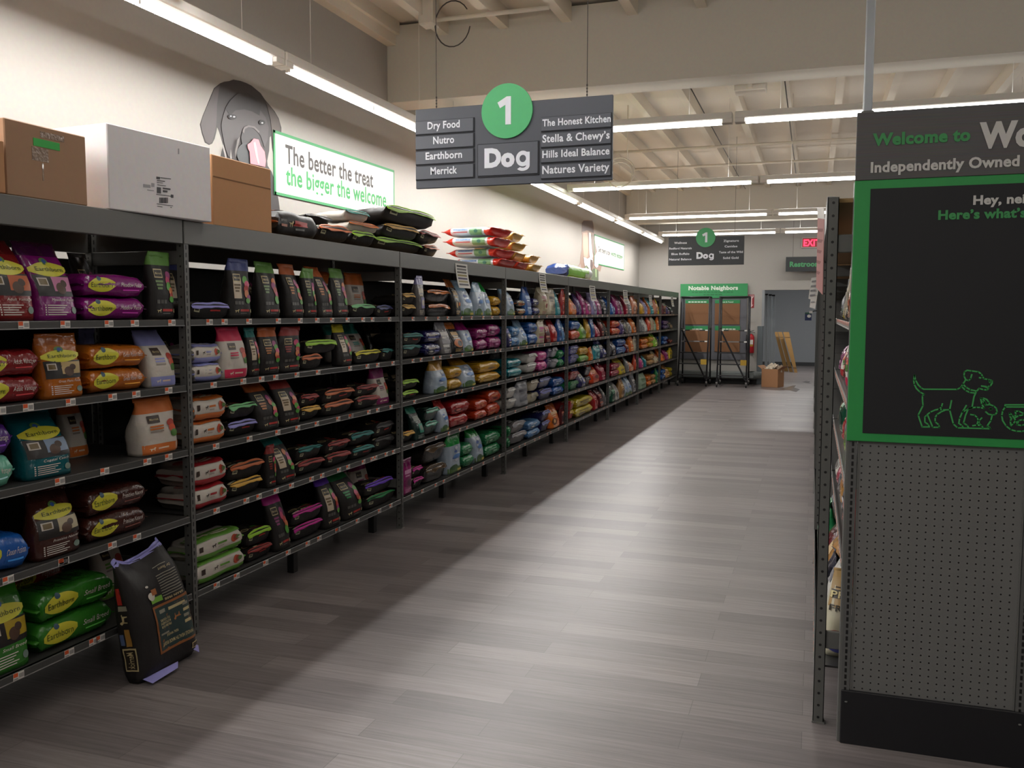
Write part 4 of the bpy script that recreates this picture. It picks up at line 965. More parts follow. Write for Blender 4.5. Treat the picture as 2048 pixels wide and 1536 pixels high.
# ================================================================= PET FOOD BAGS
def spow(v, e): return math.copysign(abs(v) ** e, v)
class Bag:
    """a filled bag: loft along its length l (0 bottom .. 1 top) with width w and thickness t"""
    def __init__(self, pose, w, l, t, seed, lean=0.0, amp=0.004):
        self.pose, self.w, self.l, self.t, self.seed, self.lean, self.amp = pose, w, l, t, seed, lean, amp
        self.ph = (seed * 3.17) % 6.0
    def sec(self, l):
        if self.pose == 'S':
            b = 0.5 * self.t * (1 - 0.93 * max(0, (l - 0.38) / 0.62) ** 1.7)
            if l < 0.05: b *= 0.90 + 0.10 * (l / 0.05)
            a = 0.5 * self.w * (0.985 + 0.03 * math.sin(l * 5 + self.ph) - 0.05 * max(0, l - 0.7))
            n = 5.0 - 1.6 * l
        elif self.pose == 'L':
            e = min(1.0, l / 0.045, (1 - l) / 0.045)
            b = 0.5 * self.t * (0.48 + 0.52 * math.sqrt(max(0, e))) * (1 + 0.04 * math.sin(l * 9 + self.ph))
            a = 0.5 * self.w; n = 4.5
        else:
            e = min(1.0, l / 0.075, (1 - l) / 0.10)
            b = 0.5 * self.t * (0.10 + 0.90 * max(0, e) ** 0.5) * (1 + 0.06 * math.sin(l * 7 + self.ph))
            a = 0.5 * self.w * (1 - 0.02 * math.sin(l * 8 + self.ph)); n = 3.2
        return a, max(b, 0.004), n
    def warp(self, x, l, y, nx, ny, off):
        """x across, l along (0..1), y thickness; n = outward direction"""
        q = Vector((x * 9 + self.seed, l * self.l * 9, y * 9 + (3.7 if y > 0 else 0)))
        d = noise.noise(q * 0.6) * self.amp * 0.9 + noise.noise(q) * self.amp + noise.noise(q * 2.6) * self.amp * 0.5
        if self.pose == 'S' and l > 0.5: d += self.amp * 1.3 * (l - 0.5) * math.sin(x * 75 + self.ph * 2 + 3 * l)
        if self.pose == 'S' and l < 0.04: d *= max(0.0, l) / 0.04
        x += nx * (d + off); y += ny * (d + off)
        L = l * self.l
        if self.pose == 'S':
            y += self.lean * l * l * self.l + 0.012 * math.sin(l * 4 + self.ph) * l
            x += 0.035 * math.sin(self.ph * 2.1) * l * l
            return (y, x, L)
        if self.pose == 'L':
            z = y + self.t / 2
            return (x, L - self.l / 2, max(z, 0.0))
        z = y + (0.36 * self.t * max(0.0, 1 - max(l, 0) / 0.075) if l >= -0.2 else 0)
        low = self.t / 2
        z += low + self.lean * (0.5 - l) * 0.06
        # the near end sags forward over the shelf edge
        return (-L, x, max(z, 0.0))
    def front(self, u, l, off):
        a, b, n = self.sec(l); u = max(-0.985, min(0.985, u))
        x = a * u; y = b * (1 - abs(u) ** n) ** (1 / n)
        gx, gy = abs(x / a) ** (n - 1) / a * (1 if x >= 0 else -1), (y / b) ** (n - 1) / b
        g = math.hypot(gx, gy) or 1
        return self.warp(x, l, y, gx / g, gy / g, off)
    def back(self, u, l, off):
        a, b, n = self.sec(l); u = max(-0.985, min(0.985, u))
        x = a * u; y = -b * (1 - abs(u) ** n) ** (1 / n)
        return self.warp(x, l - off * 2.2, y, 0, -1, off * 0.3)
    def side(self, v, l, off, s=1):
        a, b, n = self.sec(l); v = max(-0.985, min(0.985, v))
        y = b * v; x = s * a * (1 - abs(v) ** n) ** (1 / n)
        gx, gy = abs(x / a) ** (n - 1) / a * s, abs(y / b) ** (n - 1) / b * (1 if y >= 0 else -1)
        g = math.hypot(gx, gy) or 1
        return self.warp(x, l, y, gx / g, gy / g, off)
    def ring(self, l, M=28):
        a, b, n = self.sec(l); out = []; K = M * 5 // 14; J = M // 2 - K
        sq = [(1, -1 + 2 * i / J) for i in range(J)] + [(1 - 2 * i / K, 1) for i in range(K)]
        sq = sq + [(-x, -y) for x, y in sq]
        for x, y in sq:
            r = (abs(x) ** n + abs(y) ** n) ** (-1 / n); x, y = x * r * a, y * r * b
            gx, gy = spow(x / a, n - 1) / a, spow(y / b, n - 1) / b
            g = math.hypot(gx, gy) or 1
            out.append(self.warp(x, l, y, gx / g, gy / g, 0))
        return out
    def loft(self, mb, l0, l1, m, N, c0, c1, M=28):
        rings = []
        for i in range(N + 1):
            o = len(mb.v); mb.v.extend(self.ring(l0 + (l1 - l0) * i / N, M)); rings.append(o)
        flip = self.pose == 'L'
        for i in range(N):
            for k in range(M):
                k2 = (k + 1) % M
                f = (rings[i] + k, rings[i] + k2, rings[i + 1] + k2, rings[i + 1] + k)
                mb.face(f[::-1] if flip else f, m, True)
        if c0: mb.face([rings[0] + k for k in range(M)][::-1], m)
        if c1: mb.face([rings[-1] + k for k in range(M)], m)
    def fin(self, mb, at1, ext, m, droop=0.0):
        """flat crimped strip at an end"""
        l = 1.0 if at1 else 0.0; a, b, n = self.sec(l); K = 10; o = len(mb.v)
        for j in (0, 1):
            for i in range(K + 1):
                u = -1 + 2 * i / K; lj = l + (ext / self.l) * j * (1 if at1 else -1)
                wv = 0.020 * noise.noise(Vector((a * u * 14, self.seed * 3.1, 0))) * j - droop * j
                for th in (0.002, -0.002):
                    mb.v.append(self.warp(a * u, lj, th + wv, 0, 0, 0))
        for i in range(K):
            p, q = o + 2 * i, o + 2 * (K + 1) + 2 * i
            mb.face((p, p + 2, q + 2, q), m, True); mb.face((p + 1, q + 1, q + 3, p + 3), m, True)
            mb.face((q, q + 2, q + 3, q + 1), m)
        p, q = o, o + 2 * (K + 1); mb.face((p, q, q + 1, p + 1), m)
        p, q = o + 2 * K, o + 2 * (K + 1) + 2 * K; mb.face((p, p + 1, q + 1, q), m)

def patch(mb, fn, p0, p1, q0, q1, m, off=0.0014, N=6, shape=None):
    off += 0.0010
    o = len(mb.v)
    for j in range(N + 1):
        for i in range(N + 1):
            a, b = i / N, j / N
            if shape == 'e':        # disc mapped from the square
                x, y = 2 * a - 1, 2 * b - 1
                X, Y = x * math.sqrt(1 - y * y / 2), y * math.sqrt(1 - x * x / 2); a, b = (X + 1) / 2, (Y + 1) / 2
            elif shape == 'leaf':   # leaf / fish outline
                x, y = 2 * a - 1, 2 * b - 1
                b = (y * (1 - 0.75 * abs(x) ** 2.2) + 0.25 * x * abs(x) * 0.6 + 1) / 2
            mb.v.append(fn(p0 + (p1 - p0) * a, q0 + (q1 - q0) * b, off))
    for j in range(N):
        for i in range(N):
            p = o + j * (N + 1) + i
            mb.face((p, p + 1, p + N + 2, p + N + 1), m, True)
def ltext(mb, fn, s, cp, cq, width, cap_q, m, off=0.0026, bold=0.02, slant=0.0, rot=0):
    off += 0.0026
    """lettering laid on the bag; width in p units, cap height in q units"""
    vs, fs, w = glyphs(s, bold); o = len(mb.v)
    for x, y in vs:
        a = (x + y * slant) / w - 0.5; b = y / CAP - 0.5
        if rot: a, b = -a, -b
        mb.v.append(fn(cp + a * width, cq + b * cap_q, off))
    for f in fs: mb.face([o + i for i in f], m)
DOGP = [(-1, .1), (-.85, .25), (-.6, .2), (.3, .2), (.5, .55), (.75, .6), (1, .35), (.8, .2), (.65, .05), (.6, -.6), (.45, -.6), (.4, -.1), (-.3, -.1), (-.45, -.6), (-.62, -.6), (-.65, .05)]
def dogmark(mb, fn, cp, cq, sp, sq, m, off=0.0022):
    off += 0.0012
    o = len(mb.v)
    for x, y in DOGP: mb.v.append(fn(cp + x * sp, cq + y * sq, off))
    n = len(DOGP)
    for f in ((0, 1, 2, 15), (2, 3, 12, 15), (15, 12, 13, 14), (3, 8, 12), (12, 8, 9, 10, 11), (3, 4, 5, 7, 8), (5, 6, 7)): mb.face([o + i for i in f][::-1], m)

# ---- looks: family, body colour, band colour, accent, words
YEL_ = (214, 208, 60); TAN = (206, 188, 140)
DES = {}
def des(key, fam, body, band, acc, word, desc): DES[key] = (fam, body, band, acc, word, desc)
des('er', 'earth', (126, 26, 30), (96, 20, 26), (190, 96, 50), 'Adult Vantage', 'glossy red')
des('ep', 'earth', (128, 22, 112), (70, 20, 66), (196, 120, 160), 'Meadow Feast', 'glossy purple')
des('eo', 'earth', (178, 98, 26), (160, 84, 20), (196, 170, 120), 'Great Plains Feast', 'glossy orange')
des('et', 'earth', (14, 92, 102), (14, 84, 94), (130, 150, 176), 'Coastal Catch', 'glossy teal')
des('eb', 'earth', (66, 32, 26), (60, 30, 24), (186, 172, 140), 'Primitive Natural', 'glossy brown')
des('eg', 'earth', (52, 122, 40), (64, 140, 44), (176, 150, 30), 'Small Breed', 'glossy green')
des('eu', 'earth', (28, 92, 176), (24, 74, 150), (120, 160, 200), 'Ocean Fusion', 'glossy blue')
des('ev', 'earth', (84, 40, 130), (70, 34, 110), (150, 120, 190), 'Puppy Vantage', 'glossy violet')
des('em', 'earth', (112, 186, 160), (90, 160, 136), (200, 210, 200), 'Puppy Vantage', 'pale mint')
des('ew', 'earth', (164, 46, 26), (150, 40, 24), (196, 80, 40), 'Weight Control', 'glossy rust red')
BLK_ = (34, 31, 30)
for k, c, a, d in (('mb', (62, 70, 124), (176, 60, 52), 'black blue-topped'), ('mg', (94, 140, 62), (120, 150, 90), 'black green-topped'), ('mo', (184, 96, 48), (190, 120, 60), 'black orange-topped'), ('mr', (142, 44, 40), (150, 50, 46), 'black red-topped'),
                   ('mk', (36, 33, 34), (120, 84, 60), 'plain black'), ('mt', (24, 112, 108), (40, 140, 130), 'black teal-topped'), ('my', (206, 196, 40), (214, 206, 60), 'black yellow-topped'), ('mm', (186, 30, 140), (150, 60, 120), 'black magenta-topped'), ('mp', (104, 60, 190), (120, 80, 180), 'black purple-topped'),
                   ('me', (30, 122, 66), (40, 150, 80), 'black emerald-topped'), ('ml', (142, 140, 206), (150, 150, 200), 'black lavender-edged'), ('mn', (206, 160, 60), (196, 150, 70), 'black gold-edged'), ('mi', (120, 190, 130), (130, 190, 140), 'black mint-edged'), ('mz', (150, 200, 50), (150, 200, 60), 'black lime-edged')):
    des(k, 'merr', BLK_, c, a, '', d)
for k, c, d in (('wl', (142, 146, 200), 'white and lavender'), ('wo', (206, 112, 48), 'white and orange'), ('wr', (166, 36, 44), 'white and red'), ('wp', (206, 44, 84), 'white and pink'), ('wg', (98, 152, 56), 'white and green'), ('wt', (58, 160, 150), 'white and teal'), ('wm', (130, 30, 96), 'white and plum')):
    des(k, 'merw', (206, 198, 188), c, c, '', d)
for k, c, d in (('bo', (202, 150, 44), 'clear blue orange-topped'), ('bg', (30, 156, 66), 'white and blue green-topped'), ('bm', (150, 30, 110), 'white and blue magenta-topped'), ('bs', (150, 180, 204), 'pale sky blue'), ('br', (186, 44, 44), 'white and blue red-topped')):
    des(k, 'sky', (176, 192, 210), c, (70, 104, 176), '', d)
def pl(key, body, band, acc, desc): des(key, 'plain', body, band, acc, '', desc)
pl('pn', (40, 40, 92), (104, 108, 176), (206, 200, 190), 'navy blue'); pl('pgold', (206, 158, 44), (190, 140, 36), (230, 196, 110), 'golden yellow'); pl('pmag', (146, 30, 106), (120, 24, 88), (210, 150, 190), 'magenta')
pl('pred', (170, 34, 36), (150, 28, 30), (220, 130, 120), 'shiny red'); pl('pro', (206, 70, 36), (186, 56, 28), (230, 150, 100), 'orange red'); pl('pgr', (44, 140, 86), (34, 120, 70), (150, 200, 170), 'emerald green')
pl('pdk', (44, 40, 38), (92, 72, 50), (160, 140, 110), 'dark brown'); pl('pdo', (44, 44, 46), (200, 110, 40), (206, 170, 110), 'charcoal and orange'); pl('pdg', (30, 54, 50), (60, 150, 126), (150, 160, 150), 'dark green'); pl('pdl', (96, 92, 92), (140, 136, 186), (210, 200, 180), 'grey and lavender')
pl('pgy', (120, 118, 120), (150, 150, 156), (210, 208, 204), 'grey'); pl('pbl', (44, 96, 168), (30, 70, 140), (170, 196, 226), 'bright blue'); pl('psk', (96, 146, 196), (70, 120, 180), (206, 220, 234), 'light blue'); pl('pbe', (190, 176, 146), (206, 192, 160), (150, 60, 60), 'beige and red')
pl('pbm', (196, 184, 156), (170, 150, 120), (176, 60, 130), 'beige and magenta'); pl('pbw', (200, 190, 166), (150, 140, 120), (60, 56, 60), 'beige and white'); pl('ptl', (24, 136, 150), (30, 110, 122), (150, 206, 206), 'teal'); pl('pdr', (96, 26, 34), (70, 20, 28), (180, 110, 90), 'dark red'); pl('ppk', (206, 76, 150), (186, 60, 130), (236, 170, 206), 'pink')
pl('pvi', (66, 40, 104), (50, 30, 84), (150, 130, 180), 'deep violet'); pl('psv', (158, 160, 166), (130, 132, 140), (90, 90, 100), 'silver'); pl('pin', (62, 60, 150), (48, 46, 120), (170, 170, 220), 'indigo'); pl('por', (222, 116, 40), (200, 96, 30), (240, 190, 130), 'orange'); pl('plg', (120, 180, 70), (96, 150, 50), (220, 226, 160), 'leaf green')
pl('pye', (212, 190, 40), (196, 170, 30), (110, 90, 30), 'yellow'); pl('pcr', (160, 30, 60), (140, 24, 50), (220, 150, 160), 'crimson'); pl('pbk', (36, 36, 44), (60, 60, 72), (190, 190, 196), 'black and silver'); pl('plv', (150, 140, 190), (130, 120, 170), (220, 214, 234), 'lavender'); pl('psal', (206, 130, 96), (190, 110, 80), (236, 200, 170), 'salmon')
pl('pco', (180, 134, 80), (160, 110, 60), (220, 190, 140), 'tan brown'); pl('plim', (140, 196, 50), (120, 170, 40), (220, 230, 150), 'lime green'); pl('pwh', (214, 212, 206), (190, 188, 186), (120, 120, 126), 'plain white'); pl('pgw', (170, 196, 170), (150, 176, 150), (70, 120, 70), 'pale green'); pl('pgn', (30, 80, 60), (24, 66, 50), (120, 170, 140), 'bottle green')
pl('prt', (188, 60, 60), (206, 170, 60), (230, 190, 170), 'red and gold')

CAN = {'S': (0.20, 0.30, 0.115), 'L': (0.25, 0.40, 0.11), 'E': (0.28, 0.42, 0.085)}
def film(fam, c): return woven(c) if fam in ('merr', 'merw') else foil(c)
_PM = {}
def bag_meshes(key, pose, var):
    kk = (key, pose, var)
    if kk in _PM: return _PM[kk]
    fam, body, band, acc, word, desc = DES[key]
    w, l, t = CAN[pose]
    sd = (hash_(key) % 97) * 0.37 + var * 5.3 + {'S': 0, 'L': 1, 'E': 2}[pose]
    lean = {'S': (-0.14, 0.03, -0.26)[var % 3], 'L': 0, 'E': (0.2, -0.1, 0.3)[var % 3]}[pose]
    B = Bag(pose, w, l, t, sd, lean, 0.0060 if fam in ('earth', 'plain', 'sky') else 0.0066)
    bm, km = film(fam, body), film(fam, band)
    out = []
    mb = MB()
    tb = {'earth': 0.88, 'merr': 0.86, 'merw': 0.78, 'sky': 0.76, 'plain': 0.84}[fam]
    if pose == 'S':
        B.loft(mb, 0, tb, bm, 13, True, False); out.append(('bag_body', mb))
        mb = MB(); B.loft(mb, tb, 1.0, km, 4, False, False); B.fin(mb, True, 0.022, km); out.append(('top_band', mb))
    elif pose == 'L':
        B.loft(mb, 0, 1, bm, 16, True, True); out.append(('bag_body', mb))
        mb = MB(); B.fin(mb, False, 0.018, km); out.append(('end_seam', mb)); mb = MB(); B.fin(mb, True, 0.018, km); out.append(('end_seam', mb))
    else:
        B.loft(mb, 0, 1, bm, 16, True, True); out.append(('bag_body', mb))
        mb = MB(); B.fin(mb, False, 0.016, km, 0.010)
        if fam in ('merr', 'merw', 'plain'): patch(mb, B.front, -0.97, 0.97, 0.0, 0.018, km, 0.0018, 10)
        out.append(('end_seam', mb))
    p = MB()
    fr, sdv = B.front, (lambda l_, v, o: B.side(v, l_, o))
    rnd = random.Random(int(sd * 100))
    if fam == 'earth':
        Y, K, A, Wt = ink(YEL_), ink((30, 26, 26)), ink(acc), ink((222, 214, 206))
        if pose == 'S':
            patch(p, fr, -0.93, 0.93, 0.60, 0.80, Y, 0.0016, 10, 'leaf')
            ltext(p, fr, 'Earthborn', 0.02, 0.705, 1.35, 0.060, ink((50, 66, 30)), bold=0.0)
            patch(p, fr, -0.26, 0.16, 0.76, 0.86, ink((90, 130, 60)), 0.0014, 6, 'e'); patch(p, fr, -0.14, 0.06, 0.78, 0.84, ink((50, 90, 160)), 0.0020, 6, 'e')
            patch(p, fr, -0.90, 0.90, 0.33, 0.62, K, 0.0012, 8)
            patch(p, fr, -0.10, 0.86, 0.40, 0.60, A, 0.0017, 6); patch(p, fr, 0.0, 0.5, 0.36, 0.52, ink((84, 60, 46)), 0.0021, 6, 'e'); patch(p, fr, 0.3, 0.62, 0.46, 0.56, ink((70, 50, 40)), 0.0023, 6, 'e')
            patch(p, fr, -0.80, -0.34, 0.47, 0.58, ink((200, 190, 180)), 0.0020, 4); patch(p, fr, -0.74, -0.40, 0.485, 0.565, ink((110, 90, 50)), 0.0024, 4)
            ltext(p, fr, word, 0.18, 0.285, 1.15, 0.040, Wt, bold=0.0, slant=0.3)
            for i in range(5): patch(p, fr, -0.62, 0.35 - 0.12 * (i % 3), 0.20 - i * 0.032, 0.212 - i * 0.032, Wt, 0.0018, 4); patch(p, fr, -0.74, -0.68, 0.197 - i * 0.032, 0.215 - i * 0.032, Wt, 0.0018, 2)
            patch(p, fr, 0.55, 0.85, 0.09, 0.19, ink((120, 140, 130)), 0.0018, 5, 'e')
        else:
            face = sdv if pose == 'L' else fr
            if pose == 'L':
                patch(p, sdv, 0.06, 0.50, -0.62, 0.72, Y, 0.0016, 10, 'leaf'); ltext(p, sdv, 'Earthborn', 0.27, 0.05, 0.34, 0.46, ink((50, 66, 30)), bold=0.0)
                patch(p, sdv, 0.20, 0.27, 0.40, 0.80, ink((60, 90, 110)), 0.0021, 5, 'e')
                ltext(p, sdv, word, 0.76, 0.12, 0.36, 0.38, Wt, bold=0.0, slant=0.3)
                patch(p, sdv, 0.62, 0.90, -0.42, -0.32, ink(tuple(min(255, int(c * 1.5 + 30)) for c in body)), 0.0016, 4)
                for i in range(5): patch(p, lambda a, b, o: B.front(a, b, o), -0.6, 0.5, 0.2 + i * 0.12, 0.23 + i * 0.12, ink(tuple(max(0, int(c * 0.6)) for c in body)), 0.0014, 4)
            else:
                patch(p, fr, -0.7, 0.7, 0.28, 0.5, Y, 0.0016, 8, 'leaf')
    elif fam == 'merr':
        T, RD_, A, G = ink(TAN), ink((178, 44, 38)), ink(band), ink((86, 84, 80))
        veg = [(176, 60, 52), (196, 70, 110), (206, 120, 70), (90, 160, 60), (150, 50, 110)]
        if pose == 'S':
            cw = rnd.random() < 0.45
            if cw: patch(p, fr, -0.72, 0.02, 0.36, 0.74, ink((200, 184, 160)), 0.0012, 6)
            patch(p, fr, -0.70, -0.02, 0.66, 0.80, T, 0.0016, 6); patch(p, fr, -0.66, -0.06, 0.675, 0.785, ink((44, 36, 28)), 0.0020, 6)
            ltext(p, fr, 'Merrick', -0.36, 0.732, 0.50, 0.036, T, bold=0.01, slant=0.15)
            for i in range(3): patch(p, fr, -0.66 + 0.04 * i, -0.06 - 0.06 * i, 0.585 - i * 0.055, 0.62 - i * 0.055, ink(tuple(int(c * 0.9) for c in acc)) if not cw else ink((110, 90, 60)), 0.0020, 4)
            rnd.shuffle(veg)
            for i in range(5):
                cq = 0.70 - i * 0.085; cp = 0.42 + 0.10 * math.sin(i * 1.9 + sd) + 0.05 * i
                patch(p, fr, cp - 0.22, cp + 0.22, cq - 0.07, cq + 0.07, ink(veg[i]), 0.0014 + 0.0004 * i, 6, 'e')
            patch(p, fr, 0.38, 0.80, 0.27, 0.37, ink((84, 160, 60)), 0.0034, 6, 'e')
            for i in range(3): patch(p, fr, -0.68 + i * 0.3, -0.44 + i * 0.3, 0.25, 0.31, G, 0.0018, 3)
            dogmark(p, fr, -0.52, 0.135, 0.20, 0.050, T); patch(p, fr, -0.22, 0.62, 0.125, 0.165, RD_, 0.0018, 6); patch(p, fr, -0.22, 0.40, 0.085, 0.10, G, 0.0018, 4); patch(p, fr, 0.72, 0.90, 0.10, 0.17, T, 0.0018, 5, 'e')
        elif pose == 'E':
            patch(p, fr, -0.72, -0.18, 0.24, 0.42, T, 0.0016, 6, 'e'); patch(p, fr, -0.66, -0.24, 0.262, 0.398, ink((44, 36, 28)), 0.0020, 6, 'e'); ltext(p, fr, 'Merrick', -0.45, 0.33, 0.34, 0.05, T, bold=0.0, slant=0.15)
            patch(p, fr, 0.05, 0.70, 0.25, 0.31, RD_, 0.0018, 6); dogmark(p, fr, -0.05, 0.285, 0.14, 0.05, T)
            patch(p, fr, 0.35, 0.85, 0.36, 0.55, ink(veg[int(sd) % 5]), 0.0016, 6, 'e'); patch(p, fr, -0.2, 0.3, 0.55, 0.62, G, 0.0016, 4)
            patch(p, fr, -0.30, 0.02, 0.075, 0.12, T, 0.0018, 3); dogmark(p, fr, 0.15, 0.10, 0.09, 0.022, T); patch(p, fr, 0.26, 0.58, 0.085, 0.112, RD_, 0.0018, 4)
            if var % 2 == 0: patch(p, fr, -0.85, -0.42, 0.07, 0.13, ink((206, 200, 170)), 0.0018, 4)
            patch(p, B.back, -0.84, -0.56, 0.008, 0.030, ink((186, 184, 150)), 0.0020, 4); patch(p, B.back, -0.80, -0.60, 0.012, 0.022, ink((60, 58, 50)), 0.0028, 3)
            if var % 2: patch(p, B.back, 0.0, 0.55, 0.012, 0.020, RD_, 0.0020, 5)
        else:
            dogmark(p, sdv, 0.30, 0.0, 0.05, 0.40, T); patch(p, sdv, 0.38, 0.72, -0.12, 0.30, RD_, 0.0016, 6); patch(p, sdv, 0.42, 0.62, -0.45, -0.30, G, 0.0016, 4); patch(p, sdv, 0.06, 0.2, -0.3, -0.1, ink((160, 90, 60)), 0.0016, 4); patch(p, sdv, 0.06, 0.2, 0.1, 0.3, G, 0.0016, 4)
            patch(p, fr, -0.3, 0.6, 0.1, 0.35, ink((160, 80, 50)), 0.0016, 5)
    elif fam == 'merw':
        A, K = ink(band), ink((60, 44, 36))
        if pose == 'S':
            patch(p, fr, -0.62, 0.0, 0.60, 0.74, K, 0.0016, 5); ltext(p, fr, 'Merrick', -0.31, 0.67, 0.46, 0.04, ink(TAN), bold=0.01, slant=0.15)
            for i in range(3): patch(p, fr, -0.55, 0.15, 0.52 - i * 0.05, 0.55 - i * 0.05, A if i < 2 else ink((150, 140, 130)), 0.0016, 4)
            for i, c in enumerate(((176, 60, 44), (206, 84, 50), (76, 120, 52))): patch(p, fr, 0.34 + 0.08 * i, 0.80 + 0.03 * i, 0.50 - i * 0.10, 0.64 - i * 0.10, ink(c), 0.0016 + 0.0004 * i, 6, 'e')
            patch(p, fr, -0.93, 0.95, 0.02, 0.20, A, 0.0014, 8); dogmark(p, fr, -0.5, 0.115, 0.18, 0.055, ink((226, 212, 190))); patch(p, fr, -0.2, 0.4, 0.10, 0.13, ink((226, 200, 180)), 0.0020, 4)
        elif pose == 'L':
            patch(p, sdv, 0.02, 0.98, -0.95, -0.40, A, 0.0014, 8); patch(p, sdv, 0.05, 0.95, 0.78, 0.98, A, 0.0014, 8)
            dogmark(p, sdv, 0.38, 0.12, 0.045, 0.30, K); patch(p, sdv, 0.46, 0.66, 0.10, 0.28, A, 0.0016, 4); patch(p, sdv, 0.46, 0.6, -0.15, -0.05, ink((170, 160, 150)), 0.0016, 3)
            for i, c in enumerate(((196, 80, 50), (150, 60, 44), (86, 120, 60))): patch(p, sdv, 0.76 + 0.05 * i, 0.88 + 0.04 * i, -0.25 + 0.1 * i, 0.55 - 0.1 * i, ink(c), 0.0016 + 0.0004 * i, 6, 'e')
            patch(p, sdv, 0.08, 0.16, -0.1, 0.4, K, 0.0016, 4)
            patch(p, fr, -0.2, 0.9, 0.03, 0.97, A, 0.0014, 10); dogmark(p, lambda a, b, o: fr(b, a, o), 0.3, 0.35, 0.10, 0.4, ink((226, 216, 190)))
            for i in range(2): patch(p, fr, 0.2 + 0.25 * i, 0.35 + 0.25 * i, 0.45, 0.8, ink((220, 214, 190)), 0.0020, 4)
        else:
            patch(p, fr, -0.5, 0.2, 0.2, 0.4, K, 0.0016, 5); patch(p, fr, -0.9, 0.9, 0.05, 0.12, A, 0.0016, 8)
    elif fam == 'sky':
        A, G, Wt = ink(acc), ink((86, 120, 60)), ink((214, 222, 232))
        if pose == 'S':
            patch(p, fr, -0.95, 0.95, 0.02, 0.16, G, 0.0013, 8); patch(p, fr, -0.8, 0.3, 0.10, 0.24, ink((60, 96, 56)), 0.0017, 6, 'e')
            for i in range(5):
                a0 = rnd.uniform(-0.7, 0.2); q0 = 0.32 + i * 0.08; patch(p, fr, a0, a0 + rnd.uniform(0.3, 0.7), q0, q0 + rnd.uniform(0.04, 0.09), A if i % 2 else Wt, 0.0015 + 0.0003 * i, 6, 'e')
            patch(p, fr, -0.4, 0.6, 0.40, 0.52, ink((90, 140, 206)), 0.0030, 6, 'e'); patch(p, fr, 0.2, 0.85, 0.03, 0.10, ink((206, 190, 90)), 0.0020, 5)
        else:
            f = sdv if pose == 'L' else fr
            for i in range(4): patch(p, f, 0.1 + 0.2 * i, 0.26 + 0.2 * i, -0.4, 0.4, A if i % 2 else G, 0.0016, 6, 'e')
    else:
        A, A2, K = ink(acc), ink(band), ink(tuple(int(c * 0.5) for c in body))
        f = fr if pose in ('S', 'E') else sdv
        def P(p0, p1, q0, q1, m, sh=None, o=0.0016):
            if pose == 'S': patch(p, fr, p0, p1, q0, q1, m, o, 6, sh)
            elif pose == 'E': patch(p, fr, p0, p1, 0.05 + 0.6 * q0, 0.05 + 0.6 * q1, m, o, 6, sh)
            else: patch(p, sdv, (p0 + 1) / 2 * 0.9 + 0.05, (p1 + 1) / 2 * 0.9 + 0.05, q0 * 1.5 - 0.75, q1 * 1.5 - 0.75, m, o, 6, sh)
        v = int(sd * 7) % 4
        P(-0.7, 0.55, 0.62, 0.74, A, None); P(-0.6, 0.2, 0.54, 0.58, A)
        if v == 0: P(-0.8, 0.8, 0.2, 0.5, A2, 'e'); P(-0.3, 0.6, 0.24, 0.44, K, 'e', 0.0022)
        elif v == 1: P(-0.2, 0.85, 0.22, 0.5, A2); P(0.0, 0.6, 0.28, 0.45, A, 'e', 0.0022)
        elif v == 2: P(-0.85, 0.1, 0.16, 0.48, K, 'e'); P(-0.6, -0.1, 0.24, 0.42, A, 'e', 0.0022); P(0.2, 0.8, 0.3, 0.4, A2)
        else: P(-0.8, 0.8, 0.36, 0.48, A2); P(-0.8, 0.4, 0.24, 0.32, A)
        for i in range(3): P(-0.7, 0.1 + 0.15 * i, 0.06 + 0.04 * i, 0.075 + 0.04 * i, A)
    out.append(('front_print', p))
    res = []
    for nm, b in out:
        if not b.f: continue
        me = bpy.data.meshes.new(nm); me.from_pydata(b.v, [], b.f)
        for q in b.mats: me.materials.append(q)
        me.polygons.foreach_set('material_index', b.m); me.polygons.foreach_set('use_smooth', b.s); me.update()
        res.append((nm, me))
    _PM[kk] = res
    return res
def hash_(s):
    h = 7
    for c in s: h = (h * 31 + ord(c)) % 100003
    return h

NB = [0]
def place_bag(key, pose, var, loc, scale, rz, label, group, tilt=0.0):
    NB[0] += 1
    r = bpy.data.objects.new('pet_food_bag', None); COL.objects.link(r); r.empty_display_size = 0.05
    r.location = loc; r.scale = scale; r.rotation_euler = (0, tilt, rz)
    tag(r, label, 'bag', group)
    for nm, me in bag_meshes(key, pose, var):
        o = bpy.data.objects.new(nm, me); COL.objects.link(o); o.parent = r
    return r

